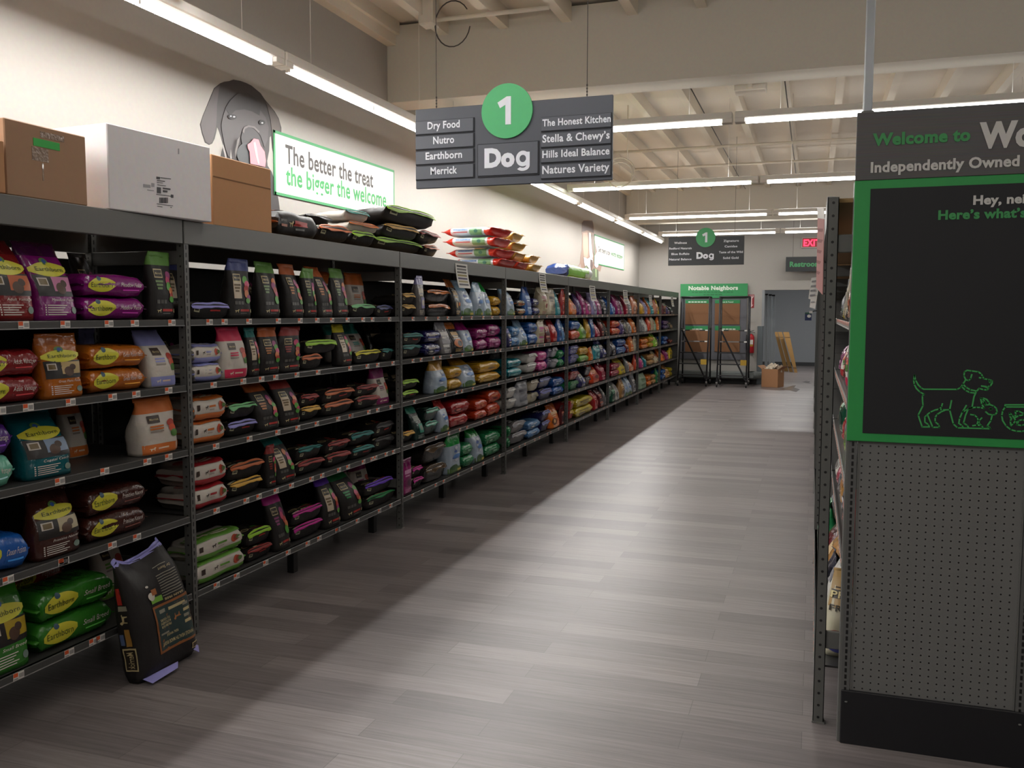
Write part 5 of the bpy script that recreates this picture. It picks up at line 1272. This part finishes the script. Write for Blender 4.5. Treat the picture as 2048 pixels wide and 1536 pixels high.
# rows on the shelves: (pose, look, first pixel, last pixel, [stack, layer height, setback, height])
#   S = standing, L = lying with its side to the aisle, E = lying with its end to the aisle
def S(k, a, b, h=None, back=0.0, var=None): return ('S', k, a, b, 1, h, back, var)
def Lx(k, a, b, n=2, lh=0.105, back=0.0): return ('L', k, a, b, n, lh, back, None)
def E(k, a, b, n=1, lh=0.07, back=0.0): return ('E', k, a, b, n, lh, back, None)
SHELVES = {
 0: [[S('er', -12, 74), S('ep', 78, 160), Lx('ep', 163, 297), S('mk', 268, 304, None, .3), S('mg', 303, 352, .33)],
     [Lx('er', -60, 86, 2, .11), S('ew', 30, 78, None, .3), S('eo', 90, 170), Lx('eo', 174, 297, 2, .11), S('wl', 268, 300, None, .28), S('wl', 302, 354)],
     [(('L', 'em', -90, 31, 1, .13, 0, None)), (('L', 'ev', -90, 30, 1, .13, 0, 9)), S('et', 26, 70, None, .24), S('et', 56, 148), S('wo', 240, 280, None, .14), S('wo', 284, 358)],
     [Lx('eu', -60, 62, 1, .15), S('eb', 34, 72, None, .22), S('eb', 72, 164, .31), Lx('eb', 172, 300, 2, .12), Lx('wr', 302, 356, 2, .085, .12)],
     [S('eg', -25, 66, .37), Lx('eg', 74, 236, 2, .13), Lx('ew', 120, 235, 2, .16, .27), S('wg', 300, 352, .37, .10)]],
 1: [[E('ml', 384, 462), S('mb', 396, 446, None, .30), S('mb', 463, 504, .35), S('mg', 524, 562, .34), S('mk', 565, 578, .3, .1), S('mo', 579, 609, .34), S('mg', 612, 634, .32), S('mo', 641, 668, .34), S('mg', 671, 698, .34), E('mi', 703, 752), S('wo', 709, 745, None, .24), E('mb', 754, 792), S('wo', 752, 786, None, .26)],
     [Lx('wl', 386, 446, 2, .10), S('mk', 394, 432, None, .3), S('wp', 448, 496, .3), S('mt', 498, 520), S('mo', 523, 560), S('mr', 563, 602), E('mo', 606, 648, 1, .07), ('E', 'mz', 612, 676, 1, .07, .0, 9), S('my', 680, 706), E('my', 710, 764, 1), E('mt', 767, 793, 1), S('wt', 724, 754, None, .25), S('wt', 756, 790, None, .22)],
     [Lx('wo', 386, 456, 2, .125), E('ml', 459, 518), ('E', 'mi', 459, 514, 1, .07, 0, 9), S('mo', 521, 562, .3), S('mr', 565, 602, .3), E('mn', 605, 644), ('E', 'mr', 605, 640, 1, .07, 0, 9), E('mo', 648, 712, 2), E('mr', 715, 762, 2), S('wm', 762, 792, None, .04)],
     [Lx('wr', 386, 458, 2, .125), E('mn', 462, 528), ('E', 'mo', 462, 532, 1, .075, 0, 9), S('mr', 536, 553, .26), S('mt', 556, 593, .30), E('mr', 597, 652), ('E', 'mt', 599, 650, 1, .07, 0, 9), E('mr', 655, 702, 2), E('mt', 705, 750, 2), E('mk', 753, 792, 2, .085)],
     [Lx('wg', 388, 494, 2, .12), E('mr', 497, 546), ('E', 'mz', 497, 548, 1, .075, 0, 9), S('mm', 552, 584, .36), E('mm', 588, 648, 2, .075), S('mp', 652, 682, .36), S('me', 690, 728, .35), E('me', 733, 792), ('E', 'mp', 733, 790, 1, .075, 0, 9), S('wm', 736, 760, None, .24), S('wm', 764, 792, .33, .2)]],
 2: [[E('mn', 806, 832, 2), S('pdl', 836, 851, .34), E('pdo', 855, 904, 2, .085), S('pdo', 910, 924), S('bs', 926, 948, .33), S('bs', 951, 968, .32), S('bg', 970, 986, .34), ('L', 'pgold', 988, 1006, 2, .1, 0, None)],
     [E('mt', 806, 848, 2, .08), S('pdk', 815, 842, None, .2), ('L', 'pn', 851, 884, 2, .11, 0, None), S('pgy', 886, 904), S('pdo', 908, 928), S('bm', 930, 950), Lx('pmag', 953, 976, 2, .11), Lx('pmag', 978, 1006, 2, .125)],
     [E('mz', 806, 838, 2, .06), S('pdk', 832, 852, None, .12), S('pdk', 853, 866, .24, .1), S('bo', 870, 897), Lx('pgold', 899, 926, 2, .105), S('bo', 928, 954), Lx('pgold', 959, 1006, 2, .105)],
     [E('mn', 806, 832, 1), S('pdg', 834, 850, .28), ('E', 'pdg', 852, 880, 2, .09, 0, None), S('br', 882, 900), Lx('pred', 902, 940, 2, .12), Lx('pro', 952, 976, 2, .10), Lx('pro', 978, 1006, 2, .13)],
     [S('pmag', 806, 826, .28), E('mm', 828, 848, 2), E('pdk', 852, 894, 2, .12), S('bg', 897, 925, .36), Lx('pgr', 927, 948, 2, .11), S('bg', 950, 970, .36), Lx('pgr', 973, 1006, 2, .12)]],
 3: [[S('bs', 1017, 1032), Lx('pdo', 1034, 1052, 2, .09), S('pbl', 1054, 1066, .33), Lx('pn', 1067, 1080, 2, .1), S('pbe', 1082, 1096, .35), S('pbw', 1098, 1113, .35), S('ptl', 1115, 1122, .33), S('pred', 1124, 1133)],
     [S('pn', 1017, 1023, .2), Lx('psk', 1024, 1040, 2, .11), S('bs', 1042, 1056), Lx('pbl', 1058, 1076, 2, .13), S('pbm', 1078, 1090), S('pdr', 1092, 1102), S('pred', 1105, 1116), S('pbl', 1118, 1124), S('psk', 1126, 1133, .26)],
     [Lx('ptl', 1017, 1045, 2, .10), S('psv', 1040, 1054, None, .2), E('pwh', 1057, 1076, 2, .09), Lx('ppk', 1078, 1095, 2, .12), E('pvi', 1097, 1104, 2, .1), E('psv', 1106, 1117, 2, .1), Lx('pgr', 1119, 1133, 2, .11)],
     [E('pwh', 1017, 1034, 2, .09), S('psv', 1037, 1059), E('pbw', 1062, 1078, 2, .11), E('pn', 1081, 1105, 2, .10), Lx('pbl', 1107, 1133, 2, .11)],
     [Lx('pgr', 1017, 1022, 2, .12), E('pgy', 1025, 1054, 2, .10), Lx('psk', 1057, 1082, 2, .10), E('pn', 1085, 1102, 2, .1), S('por', 1104, 1121, .30), S('pdr', 1123, 1132, .25)]],
 4: [[S('por', 1142, 1155), S('pvi', 1157, 1163, .3), S('pmag', 1165, 1173), S('ppk', 1175, 1185, .3), S('plv', 1187, 1195), S('pmag', 1197, 1205), S('pbk', 1207, 1216, .35)],
     [('L', 'pro', 1142, 1161, 1, .13, 0, None), ('L', 'pbl', 1142, 1161, 1, .13, 0, 9), S('plg', 1163, 1174, .3), S('pgold', 1176, 1182, .3), S('pbl', 1184, 1191), S('pcr', 1193, 1201), S('pdr', 1203, 1209), S('pdk', 1211, 1217)],
     [E('pin', 1142, 1158, 2, .11), ('L', 'plg', 1160, 1178, 1, .1, 0, None), ('L', 'pgold', 1160, 1178, 1, .12, 0, 9), S('por', 1180, 1187, .2), S('ptl', 1189, 1201, .22), S('pn', 1203, 1216)],
     [E('pgr', 1142, 1159, 1, .1), ('E', 'pred', 1142, 1159, 1, .1, 0, 9), S('pn', 1161, 1172, .27), E('pbk', 1173, 1183, 2, .1), S('pro', 1185, 1201), S('pcr', 1203, 1214)],
     [E('prt', 1142, 1149, 2, .1), Lx('pye', 1152, 1187, 2, .13), S('pred', 1189, 1198, .3), S('pdr', 1200, 1208, .3), S('pgy', 1210, 1216, .3)]],
 5: [[S('pbl', 1224, 1232, .3), S('pmag', 1234, 1241), S('pmag', 1242, 1249), S('pcr', 1251, 1257), S('pgy', 1259, 1264, .34), S('psal', 1266, 1277)],
     [Lx('pro', 1224, 1241, 2, .12), S('pvi', 1243, 1249, .24), S('pdk', 1251, 1257, .24), S('pgy', 1258, 1264), S('por', 1266, 1276)],
     [S('pbk', 1224, 1233, .24), Lx('pbl', 1235, 1253, 2, .13), S('pdr', 1254, 1259, .2), S('por', 1261, 1268), S('pbw', 1269, 1275)],
     [Lx('pcr', 1223, 1240, 2, .11), S('pye', 1242, 1253), S('pgy', 1255, 1259), S('psal', 1261, 1269, .22), S('pro', 1270, 1275)],
     [S('pgn', 1223, 1231, .3), S('pwh', 1233, 1240, .34), S('pco', 1242, 1249), S('bs', 1251, 1256, .34), S('bs', 1258, 1264, .35), S('pgy', 1266, 1272, .36)]],
 6: [[S('pgold', 1284, 1290, .28), S('plv', 1291, 1296), S('por', 1298, 1302), S('ptl', 1304, 1309, .34), S('psal', 1311, 1316, .3), S('pye', 1317, 1321)],
     [S('pgy', 1284, 1289, .25), S('pwh', 1291, 1295), S('pro', 1297, 1302), S('pbe', 1304, 1308), S('pgw', 1310, 1314), S('por', 1315, 1320)],
     [Lx('por', 1283, 1297, 2, .1), Lx('pgold', 1299, 1308, 2, .11), S('plim', 1310, 1316, .29), S('pdk', 1317, 1321, .2)],
     [S('ppk', 1283, 1288, .26), S('ptl', 1290, 1294, .22), Lx('pco', 1296, 1310, 2, .11), S('pbe', 1312, 1319, .25)],
     [S('pgw', 1282, 1294, .3), Lx('por', 1296, 1303, 2, .1), Lx('pco', 1304, 1312, 2, .1), S('pgr', 1313, 1318, .3)]],
 7: [[S('pdr', 1327, 1333, .25), S('pvi', 1335, 1340, .22), S('pbk', 1342, 1347, .22)],
     [Lx('pvi', 1327, 1338, 2, .10), S('pdk', 1340, 1346, .2)],
     [Lx('pbl', 1327, 1336, 2, .09), Lx('pdr', 1338, 1346, 1, .1)],
     [S('por', 1325, 1331, .27), S('pmag', 1333, 1338, .25), S('pye', 1340, 1345, .25)],
     [Lx('pbl', 1324, 1332, 2, .11), S('pco', 1334, 1340, .28), Lx('pye', 1341, 1345, 2, .1)]],
}
HMAX = [0.33, 0.285, 0.285, 0.285, 0.35]
POSEW = {'S': 'standing', 'L': 'lying sideways', 'E': 'lying end out'}
def shelf_y(px, z): return at(px, 768, 'x', RX).y if False else row_y(px, z)
def row_y(px, z):
    # depth along the rack where the front of a shelf at height z crosses this column
    lo, hi = 0.5, 40.0
    for _ in range(50):
        m_ = (lo + hi) / 2; d = Vector((RX - 0.03, m_, z - EYE)); u = W / 2 + F * d.dot(CR) / d.dot(CF)
        if u < px: lo = m_
        else: hi = m_
    return (lo + hi) / 2
def stock():
    for k, shelves in SHELVES.items():
        yl, yh = RY0 + BAY * (k - 1) + 0.04, RY0 + BAY * k - 0.05
        for i, row in enumerate(shelves):
            z0 = SHZ[i] - 0.003
            grp = 'bags on the %s shelf of the %s left rack' % (SHN[i], BAYN[k])
            lay = {}; n = 0; tops = {}
            front = sorted([r for r in row], key=lambda r: r[2] + r[3])
            order = {}; c = 0
            for r in front:
                if r[7] != 9: c += 1
                order[id(r)] = c
            for r in row:
                pose, key, a, b, st, hh, back, var = r
                tight = k == 1 and any(q[6] > 0.05 for q in row)
                if back > 0.05: back = 0.215 if tight else max(back, 0.30)
                y0, y1 = max(yl, row_y(a, z0 + 0.1)), min(yh, row_y(b, z0 + 0.1))
                wy = (y1 - y0) * 0.97; yc = (y0 + y1) / 2
                cw, cl, ct = CAN[pose]
                desc = DES[key][5]; o = ORD[min(order[id(r)], 18) - 1]
                place = '%s shelf, %s left rack' % (SHN[i], BAYN[k])
                if pose == 'S':
                    h = (hh or HMAX[i]) * random.uniform(0.965, 1.0)
                    h = min(h, HMAX[i])
                    dth = min(0.15, max(0.085, wy * 0.5))
                    loc = (RX - 0.026 - dth / 2 - back, yc, z0 + 0.001)
                    v = hash_(key + str(a)) % 3
                    place_bag(key, 'S', v, loc, (dth / ct, wy / cw, h / (cl + 0.022)), random.uniform(-0.045, 0.045) if wy < .3 else 0.0,
                              '%s bag %s, %s from left, %s' % (desc, 'standing set back' if back > 0.05 else 'standing', o, place), grp)
                    if back < 0.05: price_tag('L', k, i, yc + random.uniform(-0.02, 0.02), RX, 1)
                else:
                    zb = z0 + 0.001
                    keyz = (a // 6, b // 6)
                    if var == 9: zb = tops.get('last', z0)
                    for s in range(st):
                        lh = hh if pose == 'L' else hh * min(1.3, (HMAX[i] - 0.03) / (hh * max(2, st)))
                        jit = random.uniform(-0.012, 0.012)
                        if pose == 'L':
                            wdt = 0.18 if tight else 0.24; x = RX - 0.03 - wdt / 2 - back - abs(jit)
                            sc = (wdt / cw, wy / (cl + 0.036), lh * 0.95 / ct)
                            loc = (x, yc + jit * 0.4, zb)
                        else:
                            L = 0.19 if tight else 0.28; x = RX - 0.035 - abs(jit) - back
                            sc = (L / cl, wy * 0.96 / cw, lh * 0.90 / ct); loc = (x, yc, zb)
                        pos = 'lying' if st == 1 and var != 9 else ('lying on top' if (s == st - 1 and (st > 1 or var == 9)) else 'lying underneath')
                        place_bag(key, pose, (hash_(key + str(a)) + s) % 3, loc, sc, random.uniform(-0.03, 0.03) if pose == 'E' else 0.0,
                                  '%s bag %s%s, %s from left, %s' % (desc, pos, ' behind' if back > 0.05 else '', o, place), grp)
                        zb += lh
                    tops['last'] = zb
                    if back < 0.05 and var != 9:
                        for f in ((0.3, 0.7) if wy > 0.3 else (0.5,)): price_tag('L', k, i, y0 + wy * f, RX, 1)
stock()
for (k, i, ys) in ((0, 2, (3.15, 3.42)), (0, 3, (2.9,)), (1, 4, (5.2,)), (1, 2, (5.4,)), (1, 3, (5.75,)), (0, 4, (3.05,))):
    for y in ys: price_tag('L', k, i, y, RX, 1)

# ---- bags on top of the left racks
def top_bag(key, pose, px0, px1, z, lh, label, xfront=-3.0, length=0.46, var=0, rz=0.0, dx=0.0):
    z = ZT + 0.001 + (z - ZT - 0.001) * 1.18; lh *= 1.18
    a, b = row_y(px0, z + lh / 2), row_y(px1, z + lh / 2); wy = b - a; cw, cl, ct = CAN[pose]
    if pose == 'L': place_bag(key, 'L', var, (xfront - 0.16 + dx, (a + b) / 2, z), (0.30 / cw, wy / (cl + 0.036), lh / ct), rz, label, 'bags stacked on top of the left racks')
    else: place_bag(key, 'E', var, (xfront - 0.03 + dx, (a + b) / 2, z), (length / cl, wy / cw, lh / ct), rz, label, 'bags stacked on top of the left racks')
zt = ZT + 0.001
top_bag('mo', 'L', 549, 636, zt, 0.125, 'black bag with red strip lying beside the tan box on the rack top')
top_bag('mo', 'E', 640, 703, zt, 0.085, 'black orange-edged bag lying on the rack top, left of the mixed stack', dx=0.0)
top_bag('mk', 'E', 650, 700, zt + 0.097, 0.06, 'plain black bag lying over the orange-edged bag on the rack top', dx=-0.14)
top_bag('mz', 'E', 706, 752, zt, 0.080, 'black lime-edged bag at the left foot of the mixed stack on the rack top')
top_bag('wo', 'E', 708, 766, zt + 0.084, 0.06, 'white and orange bag lying in the middle of the mixed stack on the rack top', dx=-0.03, length=0.30)
top_bag('wt', 'E', 706, 752, zt + 0.152, 0.06, 'white bag on the upper left of the mixed stack on the rack top', dx=-0.05, length=0.26)
top_bag('mz', 'E', 756, 848, zt, 0.075, 'black lime-edged bag at the right foot of the mixed stack on the rack top', dx=-0.02)
top_bag('mo', 'E', 850, 878, zt, 0.07, 'black orange-edged bag at the far right foot of the mixed stack')
top_bag('mn', 'E', 770, 838, zt + 0.086, 0.08, 'black gold-edged bag in the second layer of the mixed stack', length=0.36)
top_bag('mr', 'E', 842, 880, zt + 0.084, 0.08, 'black red-edged bag in the second layer, far right of the mixed stack')
top_bag('mz', 'E', 770, 866, zt + 0.180, 0.10, 'large black lime-edged bag topping the mixed stack on the rack top', dx=0.02, length=0.40)
NP = {}
def pillow(name_key, body, endc, prints):
    """pillow pack with coloured ends lying across the rack top"""
    if name_key in NP: return NP[name_key]
    B = Bag('E', 0.26, 0.52, 0.10, 4.2 + len(name_key), 0.0, 0.005)
    def sec(l, B=B):
        e = min(1.0, l / 0.10, (1 - l) / 0.10); return 0.13, max(0.005, 0.05 * (0.12 + 0.88 * max(0, e) ** 0.5)), 3.6
    B.sec = sec
    res = []
    mb = MB(); B.loft(mb, 0.16, 0.86, foil(body), 10, False, False); res.append(('bag_body', mb))
    mb = MB(); B.loft(mb, 0, 0.16, foil(endc), 5, True, False); B.fin(mb, False, 0.03, foil(endc)); res.append(('end_band', mb)); mb = MB(); B.loft(mb, 0.86, 1, foil(endc), 5, False, True); B.fin(mb, True, 0.03, foil(endc)); res.append(('end_band', mb))
    p = MB()
    if prints:
        s_ = lambda l, v, o: B.side(v, l, o, -1)
        patch(p, s_, 0.20, 0.46, -0.8, 0.8, ink((110, 150, 110)), 0.0014, 6); patch(p, s_, 0.28, 0.36, -0.4, 0.4, ink((60, 110, 96)), 0.0020, 5, 'e')
        for i in range(11): patch(p, s_, 0.49 + i * 0.028, 0.508 + i * 0.028, 0.22, 0.52, ink((60, 110, 176)), 0.0016, 2)
        patch(p, s_, 0.50, 0.80, -0.28, -0.10, ink((176, 40, 50)), 0.0016, 4)
        for i in range(6): patch(p, B.front, -0.5, 0.5, 0.24 + i * 0.09, 0.28 + i * 0.09, ink((140, 190, 206)), 0.0016, 4)
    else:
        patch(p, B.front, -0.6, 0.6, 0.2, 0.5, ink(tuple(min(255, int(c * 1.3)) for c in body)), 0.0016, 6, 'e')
    res.append(('front_print', p))
    out = []
    for nm, b in res:
        me = bpy.data.meshes.new(nm); me.from_pydata(b.v, [], b.f)
        for q in b.mats: me.materials.append(q)
        me.polygons.foreach_set('material_index', b.m); me.polygons.foreach_set('use_smooth', b.s); me.update(); out.append((nm, me))
    NP[name_key] = out
    return out
def put_pillow(kind, loc, sc, rz, label):
    r = bpy.data.objects.new('pet_food_bag', None); COL.objects.link(r); r.location = loc; r.scale = sc; r.rotation_euler = (0, 0, rz)
    tag(r, label, 'bag', 'bags stacked on top of the left racks')
    for nm, me in {'w': pillow('w', (206, 216, 224), (206, 52, 40), True), 'r': pillow('r', (190, 44, 44), (206, 60, 44), False), 'g': pillow('g', (196, 146, 60), (206, 160, 70), False)}[kind]:
        o = bpy.data.objects.new(nm, me); COL.objects.link(o); o.parent = r
LN = ['lowest', 'second lowest', 'third lowest', 'topmost']
ya = row_y(989, ZT + 0.1); yb = row_y(1029, ZT + 0.1); yc = row_y(1056, ZT + 0.1); yd = row_y(1079, ZT + 0.1)
for s in range(4):
    z = zt + s * 0.101; j = (0.02, -0.01, 0.015, 0.0)[s]
    put_pillow('w', (-3.02 + j, (ya + yb) / 2 + (0.06, 0.05, -0.10, -0.10)[s], z), (0.52 / 0.52, (yb - ya) / 0.27 * 0.9, 0.86), (0.02, -0.03, 0.03, -0.05)[s], 'white bag with red ends, %s in its stack on the fourth rack top' % LN[s])
    if s < 4: put_pillow('g' if s else 'r', (-3.04 + j, (yb + yc) / 2 + (0.07, 0.06, -0.06, -0.06)[s], z), (0.9, (yc - yb) / 0.27 * 0.9, 0.84), (0.03, 0.05, -0.04, 0.06)[s], '%s foil bag, %s beside the white red-ended stack' % ('gold' if s else 'red', LN[s]))
    if s < 2: put_pillow('g', (-3.02 + j, (yc + yd) / 2 + 0.07, z), (0.9, (yd - yc) / 0.27 * 0.88, 0.84), 0.05, 'gold foil bag at the far end of the stack, %s layer' % ('lower', 'upper')[s])
# neon green bag far along the rack tops
a = row_y(1139, ZT + 0.08); b = row_y(1189, ZT + 0.08)
B = Bag('L', 0.3, b - a, 0.17, 3.3, 0, 0.012)
t = thing('pet_food_bag', (-3.2, (a + b) / 2, zt), 'neon green bag with blue end lying on top of the fifth left rack', 'bag')
def fixed(name, mbx, t):
    me = bpy.data.meshes.new(name); me.from_pydata(mbx.v, [], mbx.f)
    for q in mbx.mats: me.materials.append(q)
    me.polygons.foreach_set('material_index', mbx.m); me.polygons.foreach_set('use_smooth', mbx.s); me.update()
    o = bpy.data.objects.new(name, me); COL.objects.link(o); o.parent = t; return o
mb = MB(); B.loft(mb, 0.05, 0.86, foil((140, 214, 60)), 10, False, False); fixed('bag_body', mb, t)
mb = MB(); B.loft(mb, 0.0, 0.05, foil((44, 66, 120)), 3, True, False); fixed('end_band', mb, t)
mb = MB(); B.loft(mb, 0.86, 1.0, foil((226, 230, 220)), 4, False, True); patch(mb, lambda l, v, o: B.side(v, l, o), 0.7, 0.86, -0.8, 0.0, ink((210, 220, 190)), 0.002, 5); fixed('white_band', mb, t)

# ---- the black bag standing on the floor against the racks
Lv = (150, 148, 214)
pa = at(262, 1318, 'x', -2.85); pb = at(395, 1288, 'x', -2.85)
t = thing('pet_food_bag', (-2.875, (pa.y + pb.y) / 2 + 0.0, 0.0), 'large black upside-down pet food bag leaning on the rack from the floor', 'bag')
B = Bag('S', 0.385, 0.575, 0.15, 1.7, -0.03, 0.007)
def sec_floor(l):
    b = 0.070 * (1 - 0.93 * max(0, (l - 0.42) / 0.58) ** 1.8) * (0.55 + 0.45 * min(1, l / 0.10) ** 0.5); return 0.1925 * (1 - 0.02 * math.sin(5 * l)), max(b, 0.005), 7.0 - 3.5 * l
B.sec = sec_floor
_w0 = B.warp
def warp_floor(x, l, y, nx, ny, off):
    q = _w0(x, l, y, nx, ny, off); f = max(0.0, l) ** 7
    return (q[0] + f * 0.035 * math.sin(x * 22), q[1] - 0.012 * f, q[2] - f * (0.045 * max(0.0, 1 - abs(x + 0.03) / 0.10) + 0.02 * max(0.0, -x / 0.19)))
B.warp = warp_floor
t.rotation_euler = (0, math.radians(-7), 0.04)
mb = MB(); B.loft(mb, 0, 0.985, woven((36, 33, 33)), 18, True, False, 30); fixed('bag_body', mb, t)
mb = MB(); lv = woven(Lv); B.loft(mb, 0.97, 1.0, lv, 2, False, False, 30); B.fin(mb, True, 0.02, lv)
fixed('top_seam', mb, t)
mb = MB()
o = [B.warp(-0.19, 0.035, 0.05, 0, 0, 0), B.warp(0.02, 0.04, 0.078, 0, 0, 0), B.warp(-0.02, 0.012, 0.105, 0, 0, 0), B.warp(-0.19, 0.004, 0.10, 0, 0, 0)]
mb.plate(o, (1, 0, 0.2), 0.003, lv)
fixed('bottom_seam', mb, t); mb = MB()
o = [B.warp(0.15, 0.06, 0.066, 0, 0, 0), B.warp(0.20, 0.09, 0.03, 0, 0, 0), B.warp(0.215, 0.05, 0.05, 0, 0, 0), B.warp(0.17, 0.02, 0.085, 0, 0, 0)]
mb.plate(o, (1, 0.4, 0.2), 0.003, lv)
fixed('bottom_seam', mb, t)
p = MB(); fr = B.front; T = ink(TAN); G = ink((150, 146, 130)); CO = ink((150, 92, 48)); TE = ink((40, 62, 62))
sd_ = lambda v, l, o_: B.side(v, l, o_, -1)
patch(p, fr, -0.42, 0.93, 0.16, 0.55, CO, 0.0016, 10); patch(p, fr, -0.36, 0.90, 0.18, 0.53, TE, 0.0022, 10)
ltext(p, fr, 'WHOLE HEALTH MADE RIGHT', 0.26, 0.225, 1.12, 0.030, T, off=0.0032, bold=0.02, rot=1)
ltext(p, fr, 'REAL WHOLE', 0.10, 0.285, 0.42, 0.020, T, off=0.0032, rot=1); patch(p, fr, -0.3, 0.0, 0.30, 0.315, G, 0.003, 4)
for i, s in enumerate(('FROM OUR', 'KITCHEN', 'TO YOURS')): ltext(p, fr, s, -0.08, 0.365 + i * 0.028, 0.40, 0.020, T, off=0.0032, rot=1)
dogmark(p, fr, 0.38, 0.40, -0.14, -0.045, ink((176, 112, 62)), 0.0034)
for i in range(4): patch(p, fr, 0.62, 0.86 - 0.05 * (i % 2), 0.31 + i * 0.05, 0.335 + i * 0.05, G if i % 2 else T, 0.003, 4)
patch(p, fr, 0.1, 0.72, 0.475, 0.50, T, 0.003, 5); patch(p, fr, -0.22, -0.02, 0.475, 0.505, G, 0.003, 4)
for i in range(9): patch(p, fr, 0.02, 0.80, 0.60 + i * 0.022, 0.606 + i * 0.022, G, 0.0022, 6)
ltext(p, fr, 'GRAIN FREE', 0.40, 0.575, 0.72, 0.018, T, off=0.003, rot=1); ltext(p, fr, 'Our Story', 0.42, 0.82, 0.5, 0.022, T, off=0.003, bold=0, rot=1); patch(p, fr, 0.05, 0.5, 0.85, 0.856, G, 0.0022, 5)
patch(p, fr, -0.40, 0.0, 0.575, 0.62, ink((116, 170, 60)), 0.0022, 5); patch(p, fr, -0.44, -0.22, 0.60, 0.67, ink((206, 200, 190)), 0.0026, 5, 'e'); patch(p, fr, -0.30, -0.12, 0.64, 0.69, ink((160, 96, 50)), 0.0028, 5); patch(p, fr, -0.42, -0.32, 0.715, 0.735, ink((206, 200, 190)), 0.0026, 4, 'e')
patch(p, fr, 0.70, 0.96, 0.075, 0.125, T, 0.002, 4); patch(p, fr, 0.73, 0.93, 0.083, 0.117, ink((60, 40, 30)), 0.0026, 4)
patch(p, sd_, -0.45, 0.55, 0.10, 0.285, T, 0.0016, 6); patch(p, sd_, -0.36, 0.46, 0.112, 0.272, ink((44, 36, 28)), 0.0022, 6)
ltext(p, lambda a, b, o_: sd_(b, a, o_), 'Merrick', 0.19, 0.05, -0.135, -0.5, T, off=0.003, bold=0.01, slant=0.15)
patch(p, sd_, -0.1, 0.3, 0.30, 0.44, ink((176, 130, 60)), 0.0016, 5); patch(p, sd_, -0.5, -0.2, 0.31, 0.40, ink((90, 110, 150)), 0.0016, 4)
dogmark(p, lambda a, b, o_: sd_(b, a, o_), 0.52, 0.0, -0.045, -0.5, T); patch(p, sd_, -0.3, 0.1, 0.64, 0.78, ink((190, 44, 36)), 0.0016, 5); patch(p, sd_, -0.3, 0.4, 0.59, 0.63, G, 0.0016, 4)
fixed('front_print', p, t)

# ---- right racks: front bags seen past the end display
RB = ['pgy psal pdo pdk pbw pye pbk', 'pbw wp pbk pdr wr psv pmag', 'pbk plim pwh pred pgn por pdk', 'pred pred pbk pco pgy pcr pwh', 'pwh pbk pco pdr pgr pbw pgy']
for i, row in enumerate(RB):
    y = 4.30 if i < 4 else 4.20
    for n, key in enumerate(row.split()):
        cw, cl, ct = CAN['S']; z0 = SHZ[i] - 0.003; wy = (0.24, 0.30, 0.26, 0.22, 0.28, 0.25, 0.3)[(n + i) % 7]; h = HMAX[i] * (1.0, 0.86, 0.95, 0.78)[(n * 3 + i) % 4]
        place_bag(key, 'S', n % 3, (QX + 0.126 + 0.065 if i < 4 else QX + 0.09, y + wy / 2, z0 + 0.001), (0.13 / ct, wy * 0.86 / cw, h / (cl + 0.022)), PI, '%s bag standing, %s shelf, right racks, %s from near end' % (DES[key][5], SHN[i], ORD[n + (1 if i == 4 else 0)]), 'bags on the right racks')
        y += wy
for i in range(5):
    for y in [3.95 + 0.085 * j for j in range(24)]:
        if y < QY0 + BAY - 0.05: price_tag('R', 0, i, y, QX, -1)
# big tan sack at the near end of the bottom right shelf, lettered on its near flank
B = Bag('S', 0.20, 0.34, 0.20, 2.2, -0.03, 0.003)
t = thing('pet_food_bag', (QX + 0.135, 3.98, SHZ[4] - 0.002), 'tan and white lettered sack at the near end of the bottom right shelf', 'bag')
t.rotation_euler = (0, 0, -PI / 2)
mb = MB(); B.loft(mb, 0, 0.9, woven((206, 200, 176)), 12, True, False); fixed('bag_body', mb, t)
mb = MB(); tn = woven((176, 144, 92)); B.loft(mb, 0.9, 1.0, tn, 3, False, False); B.fin(mb, True, 0.01, tn); fixed('top_band', mb, t)
p = MB(); K = ink((44, 34, 22)); fr = B.front
patch(p, fr, -0.97, 0.97, 0.60, 0.93, ink((176, 144, 92)), 0.0014, 8); patch(p, fr, -0.95, 0.95, 0.70, 0.795, K, 0.0020, 8)
ltext(p, fr, 'PRIMAL', -0.05, 0.748, 1.75, 0.075, ink((222, 206, 150)), off=0.0034, bold=0.02); patch(p, fr, -0.8, 0.1, 0.815, 0.83, K, 0.002, 4)
ltext(p, fr, 'FRE', -0.55, 0.60, 0.7, 0.07, K, off=0.003, bold=0.02)
patch(p, fr, -0.4, 0.3, 0.86, 0.93, ink((190, 60, 50)), 0.002, 5, 'e'); patch(p, fr, -0.1, 0.95, 0.40, 0.66, ink((222, 220, 220)), 0.0026, 6); patch(p, fr, 0.0, 0.3, 0.46, 0.56, GRY, 0.0032, 4)
patch(p, fr, -0.9, 0.3, 0.06, 0.26, ink((74, 78, 150)), 0.002, 6, 'e'); patch(p, fr, -0.8, -0.3, 0.28, 0.34, ink((160, 60, 60)), 0.002, 5, 'e')
fixed('front_print', p, t)
print('bags', NB[0], 'objects', len(bpy.data.objects))
